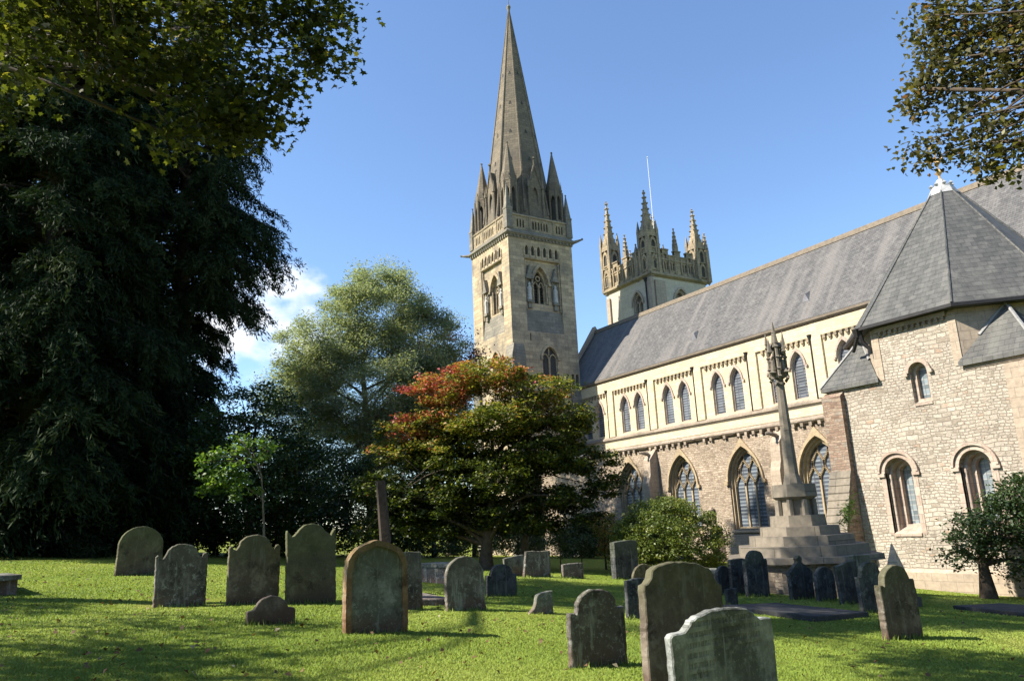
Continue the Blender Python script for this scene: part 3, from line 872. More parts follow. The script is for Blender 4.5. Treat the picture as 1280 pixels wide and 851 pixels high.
# ================================================================== SPIRE TOWER
TX0, TX1, TY0, TY1 = -67.3, -59.72, 36.5, 44.1
TCX, TCY = (TX0 + TX1) / 2, (TY0 + TY1) / 2
tw = tag(empty('spire_tower', (TCX, TCY, -2.8)), 'tall square stone tower with a slender octagonal spire and corner spirelets', 'tower')
fS, fE = south(TY0), east(TX1)
RC = 0.24                                             # depth of the recessed middle panel
def tower_face(fr, c, side_sgn, win_w, sill, spring, apex, u0, u1, p0, p1, low_c, low_dims, slope_top, extra=None):
    """one decorated face: clasping corners, recessed panel with arcade frieze, belfry window, sloped weathering, low window"""
    b = MB()
    hs = list(extra or [])
    # outer plane with a big rectangular recess
    lw, ls, lspr, lap = low_dims
    recess = [(p0, slope_top[1]), (p1, slope_top[1]), (p1, 25.35), (p0, 25.35)]
    frieze = []
    nfr = 6; s = (p1 - p0) / nfr
    for i in range(nfr):
        frieze.append(opening(p0 + s * (i + 0.5), s * 0.52, 25.75, 26.35, 26.8, 4))
    lowhole = opening(low_c, lw, ls, lspr, lap, 8)
    b.panel(fr, [(u0, -4), (u1, -4), (u1, 27.35), (u0, 27.35)], [recess, lowhole] + frieze + hs, RC)
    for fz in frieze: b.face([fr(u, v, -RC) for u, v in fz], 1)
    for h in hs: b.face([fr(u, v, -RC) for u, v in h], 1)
    belf = opening(c, win_w, sill, spring, apex, 9)
    b.panel(fr, recess, [belf], 0.75, n=-RC)
    # sloped weathering under the window
    b.face([fr(p0, slope_top[1], 0.0), fr(p1, slope_top[1], 0.0), fr(p1, slope_top[0], -RC + 0.004), fr(p0, slope_top[0], -RC + 0.004)], 2)
    # jambs and labels
    b.band(fr, arch(c, win_w + 0.02, spring, apex + 0.01, 9), arch(c, win_w + 0.5, spring, apex + 0.42, 9), -RC - 0.02, -RC + 0.16)
    inner = opening(c, win_w - 0.5, sill + 0.12, spring, apex - 0.36, 9); outer = opening(c, win_w - 0.005, sill + 0.004, spring, apex - 0.006, 9)
    b.band(fr, inner, outer, -RC - 0.55, -RC - 0.3, closed=True)
    for sg in (-1, 1):
        q = c + sg * (win_w / 2 - 0.1)
        b.tube([fr(q, sill + 0.1, -RC - 0.12), fr(q, spring + 0.05, -RC - 0.12)], [0.09, 0.09], 7)
        b.fbox(fr, c + sg * (win_w / 2 + 0.16) - 0.14, c + sg * (win_w / 2 + 0.16) + 0.14, spring - 0.1, spring + 0.12, -RC - 0.02, -RC + 0.2)
    b.band(fr, arch(low_c, lw + 0.02, lspr, lap + 0.01, 8), arch(low_c, lw + 0.42, lspr, lap + 0.32, 8), -0.02, 0.13)
    for sg in (-1, 1): b.fbox(fr, low_c + sg * (lw / 2 + 0.12) - 0.12, low_c + sg * (lw / 2 + 0.12) + 0.12, lspr - 0.08, lspr + 0.12, -0.02, 0.17)
    # frieze ledge and lower string
    b.profile(fr, [(-0.02, 25.36), (0.07, 25.42), (0.07, 25.5), (-0.02, 25.6)], p0 - 0.1, p1 + 0.1)
    for i in range(nfr + 1):
        u = p0 + s * i
        b.fbox(fr, u - 0.06, u + 0.06, 25.6, 26.45, -0.05, 0.08)
    for sg, uu in ((-1, p0), (1, p1)):
        b.tube([fr(uu - sg * 0.12, slope_top[0], -RC + 0.1), fr(uu - sg * 0.12, 25.3, -RC + 0.1)], [0.085, 0.085], 6)
    return b
bS = tower_face(fS, -62.9, 1, 1.75, 20.3, 22.7, 24.35, TX0, TX1, -65.35, -61.1, -62.92, (1.6, 13.6, 15.2, 16.4), (20.1, 18.0))
bE = tower_face(fE, 40.15, 1, 1.8, 20.85, 22.9, 24.7, TY0 + 0.003, TY1, 38.25, 42.5, 40.65, (1.75, 13.6, 15.3, 16.55), (20.2, 17.95),
                extra=[[(43.08, 12.6), (43.42, 12.6), (43.42, 14.0), (43.08, 14.0)], [(43.6, 12.6), (43.94, 12.6), (43.94, 14.0), (43.6, 14.0)], [(38.5, 17.0), (38.62, 17.0), (38.62, 17.75), (38.5, 17.75)]])
bS.build('south_wall', [M['tower'], M['dark_void'], M['tower_dark']], tw)
bE.build('east_wall', [M['tower'], M['dark_void'], M['tower_dark']], tw)
b = MB()
b.face([(TX0, TY0, -4), (TX0, TY1, -4), (TX0, TY1, 27.35), (TX0, TY0, 27.35)]); b.face([(TX0, TY1, -4), (TX1, TY1, -4), (TX1, TY1, 27.35), (TX0, TY1, 27.35)])
b.face([(TX0, TY0, 27.3), (TX1, TY0, 27.3), (TX1, TY1, 27.3), (TX0, TY1, 27.3)])
b.build('rear_wall', M['tower'], tw)
b = MB()   # set-off buttressing at the foot of the near corner
for fr, a0, a1 in ((fS, TX1 - 1.15, TX1 + 0.257), (fE, TY0 + 0.11, TY0 + 1.25), (fS, TX0 - 0.2, TX0 + 1.2), (fE, TY1 - 1.2, TY1 - 0.03)):
    top = 16.6 if fr is fS or a0 < 40 else 12.4
    b.profile(fr, [(-0.1, -4), (0.26, -4), (0.26, top - 1.2), (0.0, top), (-0.1, top)], a0, a1)
b.build('corner_set_off', M['tower_dark'], tw)
for fr, c, ww, sill, spring, apex, nm in ((fS, -62.9, 1.25, 20.42, 22.7, 23.99, 's'), (fE, 40.15, 1.3, 20.97, 22.9, 24.34, 'e')):
    b = MB()
    for sg in (-1, 1):
        q = c + sg * ww / 4
        b.band(fr, opening(q, ww / 2 - 0.16, sill + 0.05, spring - 0.25, spring + 0.32, 6), opening(q, ww / 2 - 0.004, sill + 0.01, spring - 0.25, spring + 0.42, 6), -RC - 0.52, -RC - 0.36, closed=True)
    b.tube([fr(c, sill, -RC - 0.34), fr(c, spring, -RC - 0.34)], [0.09, 0.09], 7)
    b.fbox(fr, c - 0.16, c + 0.16, spring - 0.25, spring - 0.06, -RC - 0.5, -RC - 0.2)
    ring = [(c + 0.3 * math.cos(2 * PI * i / 14), spring + 0.72 + 0.3 * math.sin(2 * PI * i / 14)) for i in range(14)]
    ring2 = [(c + 0.19 * math.cos(2 * PI * i / 14), spring + 0.72 + 0.19 * math.sin(2 * PI * i / 14)) for i in range(14)]
    b.band(fr, ring2, ring, -RC - 0.52, -RC - 0.38, closed=True)
    w = b.build('belfry_window', M['tower'], tw)
    g = MB()
    g.face([fr(u, v, -RC - 0.72) for u, v in opening(c, ww + 0.4, sill - 0.1, spring, apex + 0.3, 9)])
    v = sill + 0.2
    while v < spring + 0.2:
        g.profile(fr, [(-RC - 0.70, v + 0.16), (-RC - 0.52, v), (-RC - 0.5, v + 0.03), (-RC - 0.68, v + 0.19)], c - ww / 2 + 0.06, c + ww / 2 - 0.06); v += 0.3
    g.build('louvres', M['dark_void'], w)
for fr, c, dims in ((fS, -62.92, (1.6, 13.6, 15.2, 16.4)), (fE, 40.65, (1.75, 13.6, 15.3, 16.55))):
    lw, ls, lspr, lap = dims
    b = MB()
    for sg in (-1, 1):
        b.band(fr, opening(c + sg * lw / 4, lw / 2 - 0.2, ls + 0.05, lspr, lspr + 0.5, 6), opening(c + sg * lw / 4, lw / 2 - 0.01, ls + 0.01, lspr, lspr + 0.6, 6), -RC + 0.004, -RC + 0.12, closed=True)
    b.fbox(fr, c - 0.06, c + 0.06, lspr + 0.4, lap - 0.1, -RC + 0.004, -RC + 0.1)
    w = b.build('lower_window', M['tower'], tw)
    g = MB(); g.face([fr(u, v, -RC + 0.003) for u, v in opening(c, lw + 0.01, ls, lspr, lap, 8)]); g.build('glass', M['dark_void'], w)
# niches with statues
for fr, us, base in ((fS, (-64.55, -61.55), 20.7), (fE, (38.72, 41.78), 21.1)):
    for u in us:
        b = MB()
        for sg in (-1, 1): b.tube([fr(u + sg * 0.3, base, -RC + 0.2), fr(u + sg * 0.3, base + 2.2, -RC + 0.2)], [0.06, 0.06], 6)
        b.prism(fr, [(u - 0.42, base + 2.15), (u + 0.42, base + 2.15), (u + 0.1, base + 3.1), (u, base + 3.6), (u - 0.1, base + 3.1)], -RC - 0.02, -RC + 0.42)
        b.fbox(fr, u - 0.34, u + 0.34, base - 0.25, base, -RC - 0.02, -RC + 0.4); b.fbox(fr, u - 0.2, u + 0.2, base - 0.8, base - 0.25, -RC - 0.02, -RC + 0.25)
        b.fbox(fr, u - 0.3, u + 0.3, base, base + 2.15, -RC - 0.02, -RC + 0.03)
        nch = b.build('statue_niche', M['tower_dark'], tw)
        g = MB()
        p = fr(u, 0, -RC + 0.2)
        for z0, r0, z1, r1 in ((0, 0.24, 0.7, 0.2), (0.7, 0.2, 1.25, 0.23), (1.25, 0.23, 1.5, 0.1), (1.5, 0.1, 1.62, 0.14), (1.62, 0.14, 1.82, 0.07)):
            g.frustum(p[0], p[1], base + z0, r0, base + z1, r1, 8)
        g.build('statue', M['statue'], nch)
# cornice, parapet
b = MB()
def sqring(B, o0, z0, o1, z1):
    x0, x1, y0, y1 = TX0, TX1, TY0, TY1
    A = [(x0 - o0, y0 - o0, z0), (x1 + o0, y0 - o0, z0), (x1 + o0, y1 + o0, z0), (x0 - o0, y1 + o0, z0)]
    C = [(x0 - o1, y0 - o1, z1), (x1 + o1, y0 - o1, z1), (x1 + o1, y1 + o1, z1), (x0 - o1, y1 + o1, z1)]
    for i in range(4): B.face([A[i], A[(i + 1) % 4], C[(i + 1) % 4], C[i]])
prof = [(-0.05, 27.3), (0.1, 27.4), (0.1, 27.55), (0.34, 27.75), (0.34, 27.9), (0.06, 28.15), (0.06, 28.3)]
for (o0, z0), (o1, z1) in zip(prof[:-1], prof[1:]): sqring(b, o0, z0, o1, z1)
for fr, a0, a1 in ((fS, TX0, TX1), (fE, TY0, TY1)):
    u = a0 + 0.2
    while u < a1: b.fbox(fr, u - 0.07, u + 0.07, 27.42, 27.62, 0.0, 0.22); u += 0.42
b.build('cornice', M['tower_dark'], tw)
for fr, a0, a1 in ((fS, TX0, TX1), (fE, TY0 + 0.002, TY1), (west(TX0), -TY1, -TY0), (north(TY1), -TX1, -TX0)):
    hs = []
    L = a1 - a0
    for (s0, n) in ((0.12, 3), (0.36, 6), (0.735, 3)):
        for i in range(n): hs.append(opening(a0 + L * s0 + 0.28 + i * 0.335, 0.19, 28.55, 29.2, 29.42, 3))
    b = MB()
    f2 = (lambda fr: lambda u, v, n=0.0: fr(u, v, n + 0.0))(fr)
    b.panel(f2, [(a0, 28.3), (a1, 28.3), (a1, 29.75), (a0, 29.75)], hs, 0.3, 0)
    b.profile(f2, [(-0.35, 29.72), (0.08, 29.72), (0.1, 29.84), (0.0, 29.95), (-0.35, 29.95)], a0, a1)
    for s0 in (0.335, 0.715): b.fbox(f2, a0 + L * s0 - 0.02, a0 + L * s0 + 0.14, 28.3, 29.73, -0.05, 0.07)
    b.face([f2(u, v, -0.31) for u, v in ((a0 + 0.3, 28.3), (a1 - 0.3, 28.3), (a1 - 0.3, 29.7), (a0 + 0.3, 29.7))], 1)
    b.build('parapet', [M['gold_stone'], M['dark_void']], tw)
for (x, y, dx, dy) in ((TX0, TY0, -0.75, -0.6), (TX1, TY1, 0.8, 0.55)):
    b = MB()
    b.tube([(x - dx * 0.3, y - dy * 0.3, 27.75), (x + dx * 0.6, y + dy * 0.6, 27.85), (x + dx * 1.25, y + dy * 1.25, 27.95)], [0.2, 0.16, 0.08], 6)
    b.knob((x + dx * 1.25, y + dy * 1.25, 27.98), 0.16)
    b.build('gargoyle', M['tower_dark'], tw)
# corner spirelets on the parapet
for x, y in ((TX0 + 0.2, TY0 + 0.2), (TX1 - 0.2, TY0 + 0.2), (TX1 - 0.2, TY1 - 0.2), (TX0 + 0.2, TY1 - 0.2)):
    b = MB()
    b.frustum(x, y, 28.3, 0.5, 30.3, 0.46, 4, PI / 4); b.frustum(x, y, 30.3, 0.52, 30.5, 0.5, 4, PI / 4); b.frustum(x, y, 30.5, 0.42, 33.1, 0.04, 4, PI / 4); b.knob((x, y, 33.1), 0.13)
    b.build('small_pinnacle', M['tower_dark'], tw)
# big octagonal pinnacles
for x, y in ((TX0 + 1.05, TY0 + 1.05), (TX1 - 1.05, TY0 + 1.05), (TX1 - 1.05, TY1 - 1.05), (TX0 + 1.05, TY1 - 1.05)):
    b = MB()
    r = 0.86
    for i in range(8):
        a = PI / 8 + PI / 4 * i
        b.frustum(x + r * math.cos(a), y + r * math.sin(a), 29.6, 0.13, 33.6, 0.12, 6)
    apo = r * math.cos(PI / 8); hw = apo * math.tan(PI / 8)
    for i in range(8):
        fr = facing(x, y, PI / 4 * i)
        fr2 = (lambda f: lambda u, v, n=0.0: f(u, v, n + apo))(fr)
        b.panel(fr2, [(-hw, 29.6), (hw, 29.6), (hw, 33.8), (-hw, 33.8)], [opening(0, hw * 1.3, 30.3, 32.4, 33.0, 4)], 0.22)
        b.face([fr2(u, v) for u, v in ((-hw * 1.35, 33.75), (hw * 1.35, 33.75), (0, 34.75))])
    b.frustum(x, y, 29.6, 0.5, 33.6, 0.5, 8, PI / 8, 1)
    b.frustum(x, y, 33.7, 0.88, 38.2, 0.05, 8, PI / 8); b.knob((x, y, 38.2), 0.16); b.knob((x, y, 37.8), 0.13)
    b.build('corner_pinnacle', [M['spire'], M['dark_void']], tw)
# gabled lucarnes
for i in range(4):
    fr0 = facing(TCX, TCY, PI / 2 * i)
    fr = (lambda f: lambda u, v, n=0.0: f(u, v, n + 3.35))(fr0)
    b = MB()
    gb = [(-0.85, 29.3), (0.85, 29.3), (0.85, 33.2), (0, 35.9), (-0.85, 33.2)]
    b.panel(fr, gb, [opening(0, 0.62, 30.2, 32.6, 33.5, 5)], 0.45)
    b.prism((lambda f: lambda u, v, n=0.0: f(u, v, n))(fr), gb, -2.6, -0.46)
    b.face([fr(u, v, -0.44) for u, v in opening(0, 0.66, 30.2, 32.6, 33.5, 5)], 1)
    for k in range(5):
        A, Bq = gb[k], gb[(k + 1) % 5]
        b.face([fr(*A, -0.47), fr(*Bq, -0.47), fr(*Bq, 0), fr(*A, 0)])
    for sg in (-1, 1):
        b.tube([fr(sg * 0.85, 29.4, 0.1), fr(sg * 0.85, 33.3, 0.1)], [0.15, 0.13], 6); b.frustum(*fr(sg * 0.85, 0, 0.1)[:2], 33.3, 0.2, 34.6, 0.02, 6)
        b.tube([fr(sg * 0.9, 33.2, 0.02), fr(0, 36.0, 0.02)], [0.1, 0.1], 5)
    b.tube([fr(0, 35.9, 0), fr(0, 36.9, 0)], [0.08, 0.05], 5); b.knob(fr(0, 36.7, 0), 0.2)
    b.build('gabled_lucarne', [M['spire'], M['dark_void']], tw)
b = MB()
b.frustum(TCX, TCY, 27.4, rr8(3.55), 30.5, rr8(3.45), 8, PI / 8); b.frustum(TCX, TCY, 30.5, rr8(3.45), 56.6, 0.07, 8, PI / 8, caps=False)
for i in range(8):
    a = PI / 8 + PI / 4 * i
    b.tube([(TCX + rr8(3.45) * math.cos(a), TCY + rr8(3.45) * math.sin(a), 30.5), (TCX + 0.07 * math.cos(a), TCY + 0.07 * math.sin(a), 56.6)], [0.14, 0.05], 5, 0)
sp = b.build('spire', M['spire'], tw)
b = MB()
b.frustum(TCX, TCY, 56.4, 0.1, 57.0, 0.26, 8); b.frustum(TCX, TCY, 57.0, 0.26, 57.3, 0.1, 8); b.tube([(TCX, TCY, 57.2), (TCX, TCY, 58.3)], [0.05, 0.03], 5)
b.build('finial', M['tower_dark'], tw)
for zz in (47.9, 44.0, 40.4, 37.0):
    rr_ = 3.45 * (56.6 - zz) / 26.1
    for i in range(8):
        fr = facing(TCX, TCY, PI / 4 * i)
        b = MB()
        w_ = 0.17
        b.prism(fr, [(-w_, zz - 0.2), (w_, zz - 0.2), (0, zz + 0.25)], rr_ - 0.25, rr_ + 0.07)
        b.build('spire_vent', M['dark_void'], sp)

# ================================================================== PINNACLED TOWER (beyond the nave)
JX0, JX1, JY0, JY1 = -65.9, -58.2, 53.2, 61.2
jt = tag(empty('pinnacled_tower', ((JX0 + JX1) / 2, (JY0 + JY1) / 2, -2.8)), 'square battlemented tower with four crocketed pinnacles and a white flagpole, rising behind the nave roof', 'tower')
fS, fE = south(JY0), east(JX1)
b = MB()
b.panel(fS, [(JX0, -3), (JX1, -3), (JX1, 25.1), (JX0, 25.1)], [opening(-60.6, 1.7, 19.4, 22.4, 23.85, 9)], 0.6)
b.panel(fE, [(JY0 + .002, -3), (JY1, -3), (JY1, 25.1), (JY0 + .002, 25.1)], [opening(57.3, 1.9, 19.4, 22.6, 24.0, 9)], 0.6)
b.face([(JX0, JY0, -3), (JX0, JY1, -3), (JX0, JY1, 25.1), (JX0, JY0, 25.1)]); b.face([(JX0, JY1, -3), (JX1, JY1, -3), (JX1, JY1, 25.1), (JX0, JY1, 25.1)])
b.build('wall', M['pale_render'], jt)
b = MB()
b.fbox(fS, JX0 + 0.15, JX0 + 0.75, -3, 24.4, -0.05, 0.22); b.fbox(fS, JX1 - 0.5, JX1 + 0.25, -3, 24.9, -0.05, 0.25); b.fbox(fE, JY0 + 0.4, JY0 + 1.8, -3, 24.6, -0.05, 0.2)
b.build('corner_buttress', M['quoin'], jt)
b = MB(); b.tube([(JX1 - 0.55, JY0 - 0.32, 18), (JX1 - 0.55, JY0 - 0.32, 24.5)], [0.09, 0.09], 6); b.frustum(JX1 - 0.55, JY0 - 0.32, 24.4, 0.1, 24.9, 0.28, 6)
b.build('downpipe', M['gutter'], jt)
for fr, c, w_, spr, apx in ((fS, -60.6, 1.7, 22.4, 23.85), (fE, 57.3, 1.9, 22.6, 24.0)):
    b = MB()
    b.band(fr, arch(c, w_ + 0.01, spr, apx + 0.005, 9), arch(c, w_ + 0.4, spr, apx + 0.25, 9), -0.02, 0.13)
    b.band(fr, opening(c, w_ - 0.5, 19.5, spr, apx - 0.3, 9), opening(c, w_ - 0.01, 19.42, spr, apx - 0.01, 9), -0.45, -0.15, closed=True)
    b.fbox(fr, c - 0.07, c + 0.07, 19.5, spr + 0.2, -0.45, -0.2)
    for sg in (-1, 1): b.band(fr, arch(c + sg * (w_ - 0.5) / 4, (w_ - 0.5) / 2 - 0.12, spr - 0.1, spr + 0.4, 5), arch(c + sg * (w_ - 0.5) / 4, (w_ - 0.5) / 2 + 0.06, spr - 0.1, spr + 0.52, 5), -0.45, -0.22)
    w = b.build('belfry_window', M['quoin'], jt)
    g = MB(); g.face([fr(u, v, -0.5) for u, v in opening(c, w_, 19.4, spr, apx, 9)]); g.build('louvres', M['tower_dark'], w)
# pierced parapet with battlements, one piece per side
for fr, a0, a1 in ((fS, JX0, JX1), (fE, JY0 + .002, JY1), (west(JX0), -JY1, -JY0), (north(JY1), -JX1, -JX0)):
    b = MB()
    L = a1 - a0
    b.profile(fr, [(-0.4, 25.0), (0.05, 25.0), (0.34, 25.2), (0.34, 25.42), (0.14, 25.6), (-0.4, 25.6)], a0 - 0.2, a1 + 0.2)
    hs = []
    nb = 9
    out = [(a0, 25.6), (a1, 25.6)]
    step_ = L / nb
    for i in range(nb, 0, -1):
        hi = 28.2 if (i % 2 == 1) else 27.55
        out += [(a0 + step_ * i, hi), (a0 + step_ * (i - 1), hi)]
    for i in range(nb):
        c = a0 + step_ * (i + 0.5)
        for sg in (-1, 1):
            hs.append(opening(c + sg * step_ * 0.22, step_ * 0.3, 25.95, 26.6, 26.9, 3))
        if i % 2 == 0:
            hs.append([(c - 0.2, 27.25), (c + 0.2, 27.25), (c + 0.2, 27.75), (c - 0.2, 27.75)])
    b.panel((lambda f: lambda u, v, n=0.0: f(u, v, n + 0.14))(fr), out, hs, 0.32)
    f3 = (lambda f: lambda u, v, n=0.0: f(u, v, n - 0.18))(fr)
    b.panel(f3, out, hs, 0.0)
    b.profile(fr, [(0.1, 27.0), (0.22, 27.02), (0.22, 27.12), (0.1, 27.2)], a0, a1)
    for i in range(nb):
        hi = 28.2 if i % 2 == 0 else 27.55
        b.fbox(fr, a0 + step_ * i - 0.04, a0 + step_ * (i + 1) + 0.04, hi, hi + 0.16, -0.24, 0.22)
    for i in range(1, nb):
        b.fbox(fr, a0 + step_ * i - 0.09, a0 + step_ * i + 0.09, 25.6, 27.5, 0.1, 0.24)
    b.build('battlement', M['gold_stone'], jt)
def crocket_pinnacle(x, y, base, top, r, parent, name='pinnacle'):
    b = MB()
    H = top - base
    z1 = base + H * 0.45
    # core with corner shafts
    b.frustum(x, y, base, r * 0.8, z1, r * 0.7, 4, PI / 4)
    for i in range(4):
        a = PI / 4 + PI / 2 * i
        cx, cy = x + r * 0.86 * math.cos(a), y + r * 0.86 * math.sin(a)
        b.frustum(cx, cy, base, r * 0.24, z1 + H * 0.06, r * 0.2, 4, PI / 4)
        b.frustum(cx, cy, z1 + H * 0.06, r * 0.22, z1 + H * 0.2, 0.02, 4, PI / 4)
        fr = facing(x, y, PI / 2 * i)
        f2 = (lambda f: lambda u, v, n=0.0: f(u, v, n + r * 0.62))(fr)
        for k in range(2):
            v0 = base + H * (0.05 + 0.2 * k)
            b.band(f2, opening(0, r * 0.5, v0, v0 + H * 0.1, v0 + H * 0.15, 3), opening(0, r * 0.85, v0 - 0.1, v0 + H * 0.1, v0 + H * 0.19, 3), -0.1, 0.1, closed=True)
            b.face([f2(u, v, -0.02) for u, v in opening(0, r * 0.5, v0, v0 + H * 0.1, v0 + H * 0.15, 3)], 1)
        b.face([f2(-r * 0.55, z1 - 0.1, 0.12), f2(r * 0.55, z1 - 0.1, 0.12), f2(0, z1 + H * 0.17, 0.0)])
    b.frustum(x, y, z1, r * 0.66, top - 0.2, 0.06, 4, PI / 4)
    for i in range(4):
        a = PI / 4 + PI / 2 * i
        for k in range(7):
            t = (k + 0.7) / 7.4
            rr_ = r * 0.66 * (1 - t) + 0.06 * t + 0.05
            b.knob((x + rr_ * math.cos(a), y + rr_ * math.sin(a), z1 + (top - 0.2 - z1) * t), 0.15)
    b.knob((x, y, top - 0.15), 0.26); b.knob((x, y, top + 0.12), 0.14)
    return b.build(name, [M['gold_stone'], M['dark_void']], parent)
for x, y, top in ((JX0 + 0.55, JY0 + 0.55, 36.3), (JX1 - 0.55, JY0 + 0.55, 35.0), (JX1 - 0.45, JY1 - 0.45, 34.0), (JX0 + 0.7, JY1 - 0.5, 35.8)):
    crocket_pinnacle(x, y, 25.3, top, 1.12, jt, 'corner_pinnacle')
for x, y, top in (((JX0 + JX1) / 2, JY0 + 0.1, 31.0), (JX1 - 0.1, (JY0 + JY1) / 2, 31.0), (JX0 + 0.1, (JY0 + JY1) / 2, 31.0), (JX1 - 2.0, JY0, 29.2), (JX1 + 0.3, JY1 + 0.3, 31.0)):
    b = MB()
    b.frustum(x, y, 25.2, 0.36, 28.8 if top > 30 else 28, 0.32, 4, PI / 4); b.frustum(x, y, 28.8 if top > 30 else 28, 0.34, top, 0.04, 4, PI / 4)
    for k in range(4):
        z = 28.9 + (top - 28.9) * (k + 0.5) / 4.4
        if top > 30:
            for i in range(4):
                a = PI / 2 * i; q = 0.3 * (1 - k / 4.6); b.knob((x + q * math.cos(a), y + q * math.sin(a), z), 0.13)
    b.knob((x, y, top), 0.15); b.knob((x, y, 25.2), 0.35)
    b.build('small_pinnacle', M['gold_stone'], jt)
b = MB(); b.box(JX0 + .3, JX1 - .3, JY0 + .3, JY1 - .3, 25.2, 25.9); b.build('roof', M['lead'], jt)
b = MB(); b.tube([((-61.5), 57.35, 25.5), (-61.5, 57.35, 41.2)], [0.06, 0.035], 8); b.knob((-61.5, 57.35, 41.25), 0.12)
b.build('flagpole', M['white_paint'], jt)

# ================================================================== STONE CROSS
KX, KY, KS = -17.37, 21.33, 0.9
kg = gzf(KX, KY)
cx_ = tag(empty('churchyard_cross', (KX, KY, kg)), 'tall stone cross with a carved lantern head on octagonal steps before the church', 'cross')
class KB(MB):
    """cross parts are drawn about the shaft's axis and sized by KS"""
    def frustum(s, cx, cy, z0, r0, z1, r1, k=8, rot=0.0, mi=0, caps=True):
        MB.frustum(s, KX + (cx - KX) * KS, KY + (cy - KY) * KS, z0 * KS, r0 * KS, z1 * KS, r1 * KS, k, rot, mi, caps)
    def knob(s, p, r, mi=0): MB.knob(s, (KX + (p[0] - KX) * KS, KY + (p[1] - KY) * KS, p[2] * KS), r * KS, mi)
for r, z1, z0 in ((1.34, -0.55, -0.86), (1.76, -0.86, -1.19), (2.17, -1.19, -1.54), (2.58, -1.54, -1.74)):
    b = KB(); b.frustum(KX, KY, z0, rr8(r), z1, rr8(r - 0.02), 8, PI / 8)
    b.build('step', M['cross'], cx_)
b = KB(); b.frustum(KX, KY, (kg - 0.6) / KS, rr8(2.3), -1.74, rr8(2.3), 8, PI / 8); b.build('step_base', M['aisle_rubble'], cx_)
b = KB()
b.frustum(KX, KY, -0.55, rr8(0.95), -0.16, rr8(0.93), 8, PI / 8)
b.frustum(KX, KY, -0.16, rr8(0.58), 0.45, rr8(0.56), 8, PI / 8)
for i in range(8):
    a = PI / 4 * i + PI / 8
    b.frustum(KX + 0.66 * math.cos(a), KY + 0.66 * math.sin(a), -0.16, 0.12, 0.4, 0.11, 6)
b.frustum(KX, KY, 0.4, rr8(0.64), 0.5, rr8(0.76), 8, PI / 8); b.frustum(KX, KY, 0.5, rr8(0.76), 0.95, rr8(0.73), 8, PI / 8)
b.build('pedestal', M['cross'], cx_)
b = KB()
b.frustum(KX, KY, 0.95, rr8(0.33), 1.35, rr8(0.24), 8, PI / 8); b.frustum(KX, KY, 1.35, rr8(0.24), 4.95, rr8(0.14), 8, PI / 8)
b.frustum(KX, KY, 4.7, rr8(0.19), 4.78, rr8(0.19), 8, PI / 8)
b.build('shaft', M['cross'], cx_)
b = KB()
b.frustum(KX, KY, 4.95, 0.22, 5.2, 0.34, 8, PI / 8); b.frustum(KX, KY, 5.2, 0.16, 6.2, 0.16, 8, PI / 8)
for i in range(4):
    a = PI / 2 * i
    cxp, cyp = KX + 0.31 * math.cos(a + PI / 4), KY + 0.31 * math.sin(a + PI / 4)
    b.frustum(cxp, cyp, 4.95, 0.06, 6.3, 0.055, 5); b.frustum(cxp, cyp, 6.3, 0.08, 6.8, 0.01, 5)
    for z in (5.0, 5.3, 5.75, 6.15): b.knob((cxp, cyp, z), 0.115)
    mx, my = KX + 0.36 * math.cos(a), KY + 0.36 * math.sin(a)
    b.knob((mx, my, 5.15), 0.14); b.knob((mx, my, 5.95), 0.13); b.knob((KX + 0.4 * math.cos(a), KY + 0.4 * math.sin(a), 4.9), 0.1)
    b.frustum(KX + 0.24 * math.cos(a), KY + 0.24 * math.sin(a), 5.25, 0.09, 5.65, 0.07, 6); b.knob((KX + 0.24 * math.cos(a), KY + 0.24 * math.sin(a), 5.74), 0.08)
    b.frustum(mx, my, 5.95, 0.1, 6.5, 0.01, 5)
b.frustum(KX, KY, 6.15, 0.3, 6.35, 0.2, 8, PI / 8); b.frustum(KX, KY, 6.35, 0.14, 7.2, 0.02, 6); b.knob((KX, KY, 6.75), 0.11)
b.build('lantern_head', M['cross'], cx_)

# ================================================================== HEADSTONES
M['g_moss'] = m_grave('mossy_sandstone', (0.100, 0.087, 0.057), (0.152, 0.138, 0.087), (0.199, 0.206, 0.152), 0.4, 0.5, (0.077, 0.057, 0.042))
M['g_brown'] = m_grave('brown_sandstone', (0.113, 0.090, 0.070), (0.178, 0.146, 0.113), (0.259, 0.251, 0.208), 0.35, 0.45, (0.103, 0.059, 0.043))
M['g_lichen'] = m_grave('lichened_stone', (0.105, 0.092, 0.081), (0.167, 0.153, 0.132), (0.316, 0.325, 0.290), 0.75, 0.3, (0.132, 0.083, 0.062))
M['g_grey'] = m_grave('grey_green_stone', (0.135, 0.135, 0.113), (0.217, 0.221, 0.186), (0.340, 0.360, 0.319), 0.5, 0.35, (0.123, 0.073, 0.051))
M['g_slate'] = m_grave('dark_slate', (0.048, 0.050, 0.053), (0.082, 0.085, 0.087), (0.211, 0.222, 0.211), 0.45, 0.3, (0.057, 0.056, 0.048))
M['g_pale'] = m_grave('pale_inscribed_stone', (0.202, 0.208, 0.193), (0.330, 0.343, 0.325), (0.421, 0.440, 0.421), 0.5, 0.12, (0.182, 0.193, 0.174), rows=True, streak=0.5)
M['g_rows'] = m_grave('grey_inscribed_stone', (0.123, 0.113, 0.095), (0.188, 0.178, 0.149), (0.297, 0.297, 0.256), 0.4, 0.35, (0.118, 0.085, 0.064), rows=True)
M['g_rust'] = m_grave('rusty_sandstone', (0.20, 0.115, 0.06), (0.30, 0.185, 0.10), (0.24, 0.22, 0.17), 0.7, 0.3, (0.14, 0.065, 0.035), streak=0.5)
